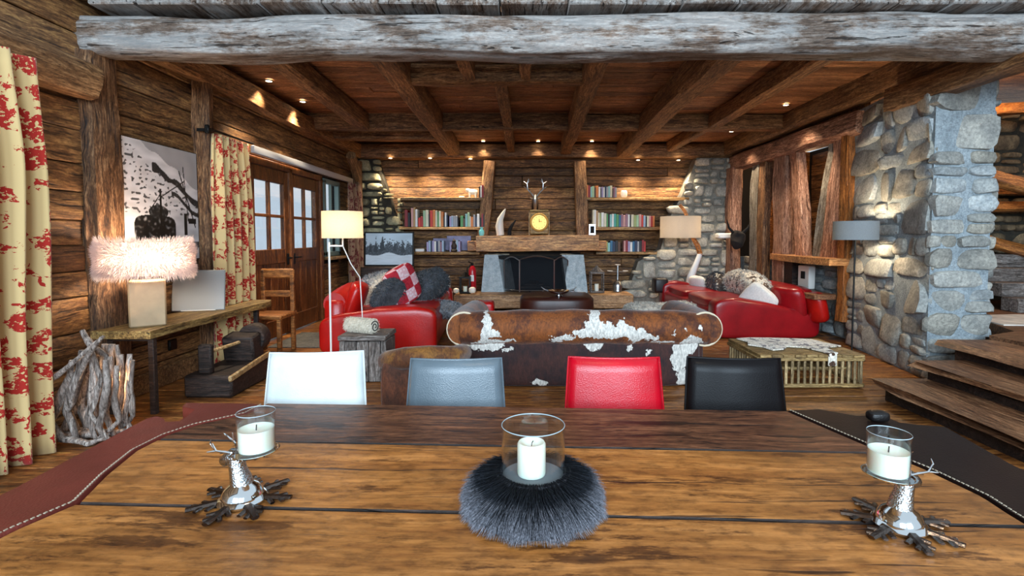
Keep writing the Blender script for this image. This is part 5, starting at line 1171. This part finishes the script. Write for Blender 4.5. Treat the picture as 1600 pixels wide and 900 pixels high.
books(938, [(3.5, 15, 'brown'), (3, 14, 'black'), (4, 15, 'olive'), (3.5, 14, 'turquoise'), (4, 17, 'blue'), (4, 16, 'navy'), (4, 17, 'black'), (4, 15, 'brown'), (5, 0, '-'), (3, 17, 'pink'), (3.5, 18, 'dark red'), (3.5, 16, 'lilac'), (3.5, 15, 'white'), (3.5, 16, 'blue'), (4, 17, 'navy'), (3, 16, 'grey'), (4, 17, 'black'), (3.5, 18, 'dark red'), (2.5, 16, 'red')], ZS[3], RL, 'books on the lowest right shelf')
M_bear = plain('glazed_white', 'f0e8d4', .3)
t = thing('bear_figure', 'small ivory bear figurine on the top left shelf', 'figurine', ((739 - 820) / 800 * 10.42, 10.42, ZS[1] + .001))
MB().soft((0, 0, .11), (.2, .1, .12), .8).build('body', M_bear, t); MB().soft((-.1, 0, .15), (.09, .08, .08), .9).build('head', M_bear, t)
for x in (-.06, .06):
    for y in (-.03, .03): MB().tube([(x, y, 0), (x, y, .09)], .02, 8).build('leg', M_bear, t)
tag(MB().soft((0, 0, .015), (.12, .08, .03), .7).build('ivory_dish', M_bear, loc=((722 - 820) / 800 * 10.42, 10.42, ZS[1] + .001)), 'flat ivory dish left of the bear figurine', 'dish')
tag(MB().soft((0, 0, .075), (.13, .1, .15), .6).build('white_pot', M_bear, loc=((974 - 820) / 800 * 10.42, 10.42, ZS[1] + .001)), 'little white pot at the end of the top right shelf books', 'pot')
t = thing('carved_figure', 'small dark carved wooden figure between the magazines', 'figurine', ((710 - 820) / 800 * 10.35, 10.30, ZS[3])); MB().lathe([(.06, 0), (.07, .03), (.05, .06), (.06, .12), (.03, .18), (.035, .22), (0, .27)], n=12).build('carving', W_dark, t)
t = MB().box((0, 0, .10), (.42, .02, .24), .004).box((.32, .02, .12), (.5, .02, .3), .004).build('display_boards', plain('lilac_print', '8f88a6', .6, var=.6), loc=((692 - 820) / 800 * 10.55, 10.62, ZS[3] + .05)); tag(t, 'pale and lilac picture cards standing behind the magazines', 'card')
tag(MB().box((0, 0, .03), (.18, .16, .06), .01).build('white_box', M_white, loc=((657 - 820) / 800 * 10.42, 10.4, ZS[3])), 'small white box at the left end of the lowest left shelf', 'box')
# framed winter picture leaning behind the sofa
def pic2(u, v):
    N = noise.noise; c = .75 + .1 * N(Vector((u * 3, v * 6, 1))); col = (c * .80, c * .92, c)
    hl_ = .42 + .1 * N(Vector((u * 3, 0, 4)))
    if v < hl_: c = .82 - .15 * abs(N(Vector((u * 4, v * 12, 2)))); col = (c * .88, c * .95, c)
    f = N(Vector((u * 16, v * 5, 7))) * .30 + N(Vector((u * 34, v * 24, 7))) * .22
    if hl_ - .1 < v < hl_ + .24 + f * .9: d = .12 + .35 * max(0, N(Vector((u * 40, v * 40, 3)))); col = (d * .8, d * .95, d * 1.1)
    for tx, th in ((.36, .9), (.22, .75), (.62, .72), (.8, .74), (.1, .7)):
        if hl_ < v < th and abs(u - tx) < .05 * (th - v) / .4 + .006 * (1 + math.sin(v * 130)): col = (.06, .08, .10)
    return tuple(max(0, x) ** 1.5 for x in col)
t = thing('winter_picture', 'black framed blue-grey winter forest picture leaning by the stone buttress', 'picture', (-3.17, 10.1, .82)); t.rotation_euler = (-.08, 0, 0)
print_sheet('print', 110, 80, (.03, -.022, .03), (.92, 0, 0), (0, 0, .62), pic2, 'winter_print', t)
f = MB()
for c_, d_ in (((.49, 0, .015), (.98, .04, .03)), ((.49, 0, .665), (.98, .04, .03)), ((.015, 0, .34), (.03, .04, .68)), ((.965, 0, .34), (.03, .04, .68))): f.box(c_, d_, .004)
f.build('black_frame', M_black, t); MB().box((.49, .0, .34), (.94, .03, .64)).build('backing', M_dk, t)
tag(MB().box((-2.75, 10.15, .41), (1.05, .4, .80), .02).build('low_cabinet', W_dark), 'dark low cabinet carrying the winter picture behind the left sofa', 'cabinet')

# right lamps
t = thing('branch_lamp', 'floor lamp on a bent driftwood branch with a wide beige shade', 'lamp', (3.0, 9.65, 0))
B = lambda px, py: at(px, py, Y=9.65) - Vector((3.0, 9.65, 0))
MB().tube([Vector((.05, 0, 0)), B(1076, 458), B(1080, 430), B(1088, 412), B(1094, 396)], [.10, .09, .07, .05, .045], 10).build('white_branch', plain('bleached_branch', 'd9dcdc', .6, nb=.6, ns=12), t, )
MB().tube([B(1094, 398), B(1090, 384), B(1080, 366), B(1078, 350), B(1070, 330), B(1062, 320)], [.045, .045, .035, .03, .03, .03], 10).build('brown_branch', W_hall, t)
c_ = B(1063, 355); MB().lathe([(.37, -.20), (.37, .20)], c=(c_.x, 0, c_.z), n=40, cap=False).build('lamp_shade', shade_mat('beige_linen', 'bdb3a6', .4), t)
MB().soft((c_.x, 0, c_.z - .05), (.07, .07, .1), 1).build('bulb', M_bulb, t); point('branch_lamp_light', (3.0 + c_.x, 9.65, c_.z - .02), 8, (1, .82, .62), .05)
t = thing('arc_floor_lamp', 'slim dark floor lamp with a grey drum shade beside the stone pillar', 'lamp', (3.74, 5.8, 0))
MB().lathe([(0, 0), (.13, 0), (.13, .015), (.01, .02)], n=24).build('base', M_black, t); MB().tube([(0, 0, 0), (.0, 0, 1.50)], .010).build('pole', M_black, t)
MB().lathe([(.225, 1.365), (.225, 1.575)], n=40, cap=False).build('lamp_shade', shade_mat('grey_felt_shade', '7c858c', .03), t); MB().soft((0, 0, 1.42), (.06, .06, .09), 1).build('bulb', M_bulb, t)
point('grey_lamp_light', (3.74, 5.8, 1.47), 30, (1, .78, .52), .04)

# recessed downlights
k = 0
names = ['near left, first', 'near left, second', 'centre row, left one', 'centre row, middle one', 'centre row, right one', 'right side, nearest', 'right side, second', 'back left, first', 'back left, second', 'back left, third', 'back right, first', 'back right, second']
for (px, py), nm in zip(((420, 129), (473, 161), (755, 222), (841, 222), (925, 222), (1228, 166), (1143, 207), (610, 249), (672, 249), (735, 250), (997, 252), (1060, 252)), names):
    p = at(px, py, z=3.27) if py < 240 else at(px, py, Y=10.33); Y = p.y
    zz = 3.285 if py < 240 else p.z + .02
    t = thing('downlight', f'small glowing round ceiling spotlight, {nm}', 'spotlight', (p.x, Y, zz), 0, 'ceiling spotlights')
    MB().lathe([(.05, 0), (.05, .012), (.035, .012), (.035, 0), (.05, 0)], n=20, cap=False).build('ring', M_silver, t); MB().lathe([(0, .003), (.035, .003), (.035, .008), (0, .008)], n=16).build('lens', M_down, t)
    if py < 240: spot('downlight_beam', (p.x, Y, zz - .02), (p.x, Y - .1, 0), 150 if py < 210 else 55, (1, .8, .56), 88, .8)
    else: spot('downlight_beam', (p.x, Y, zz - .03), (p.x, Y + .25, 0), 85, (1, .82, .58), 110, .8)
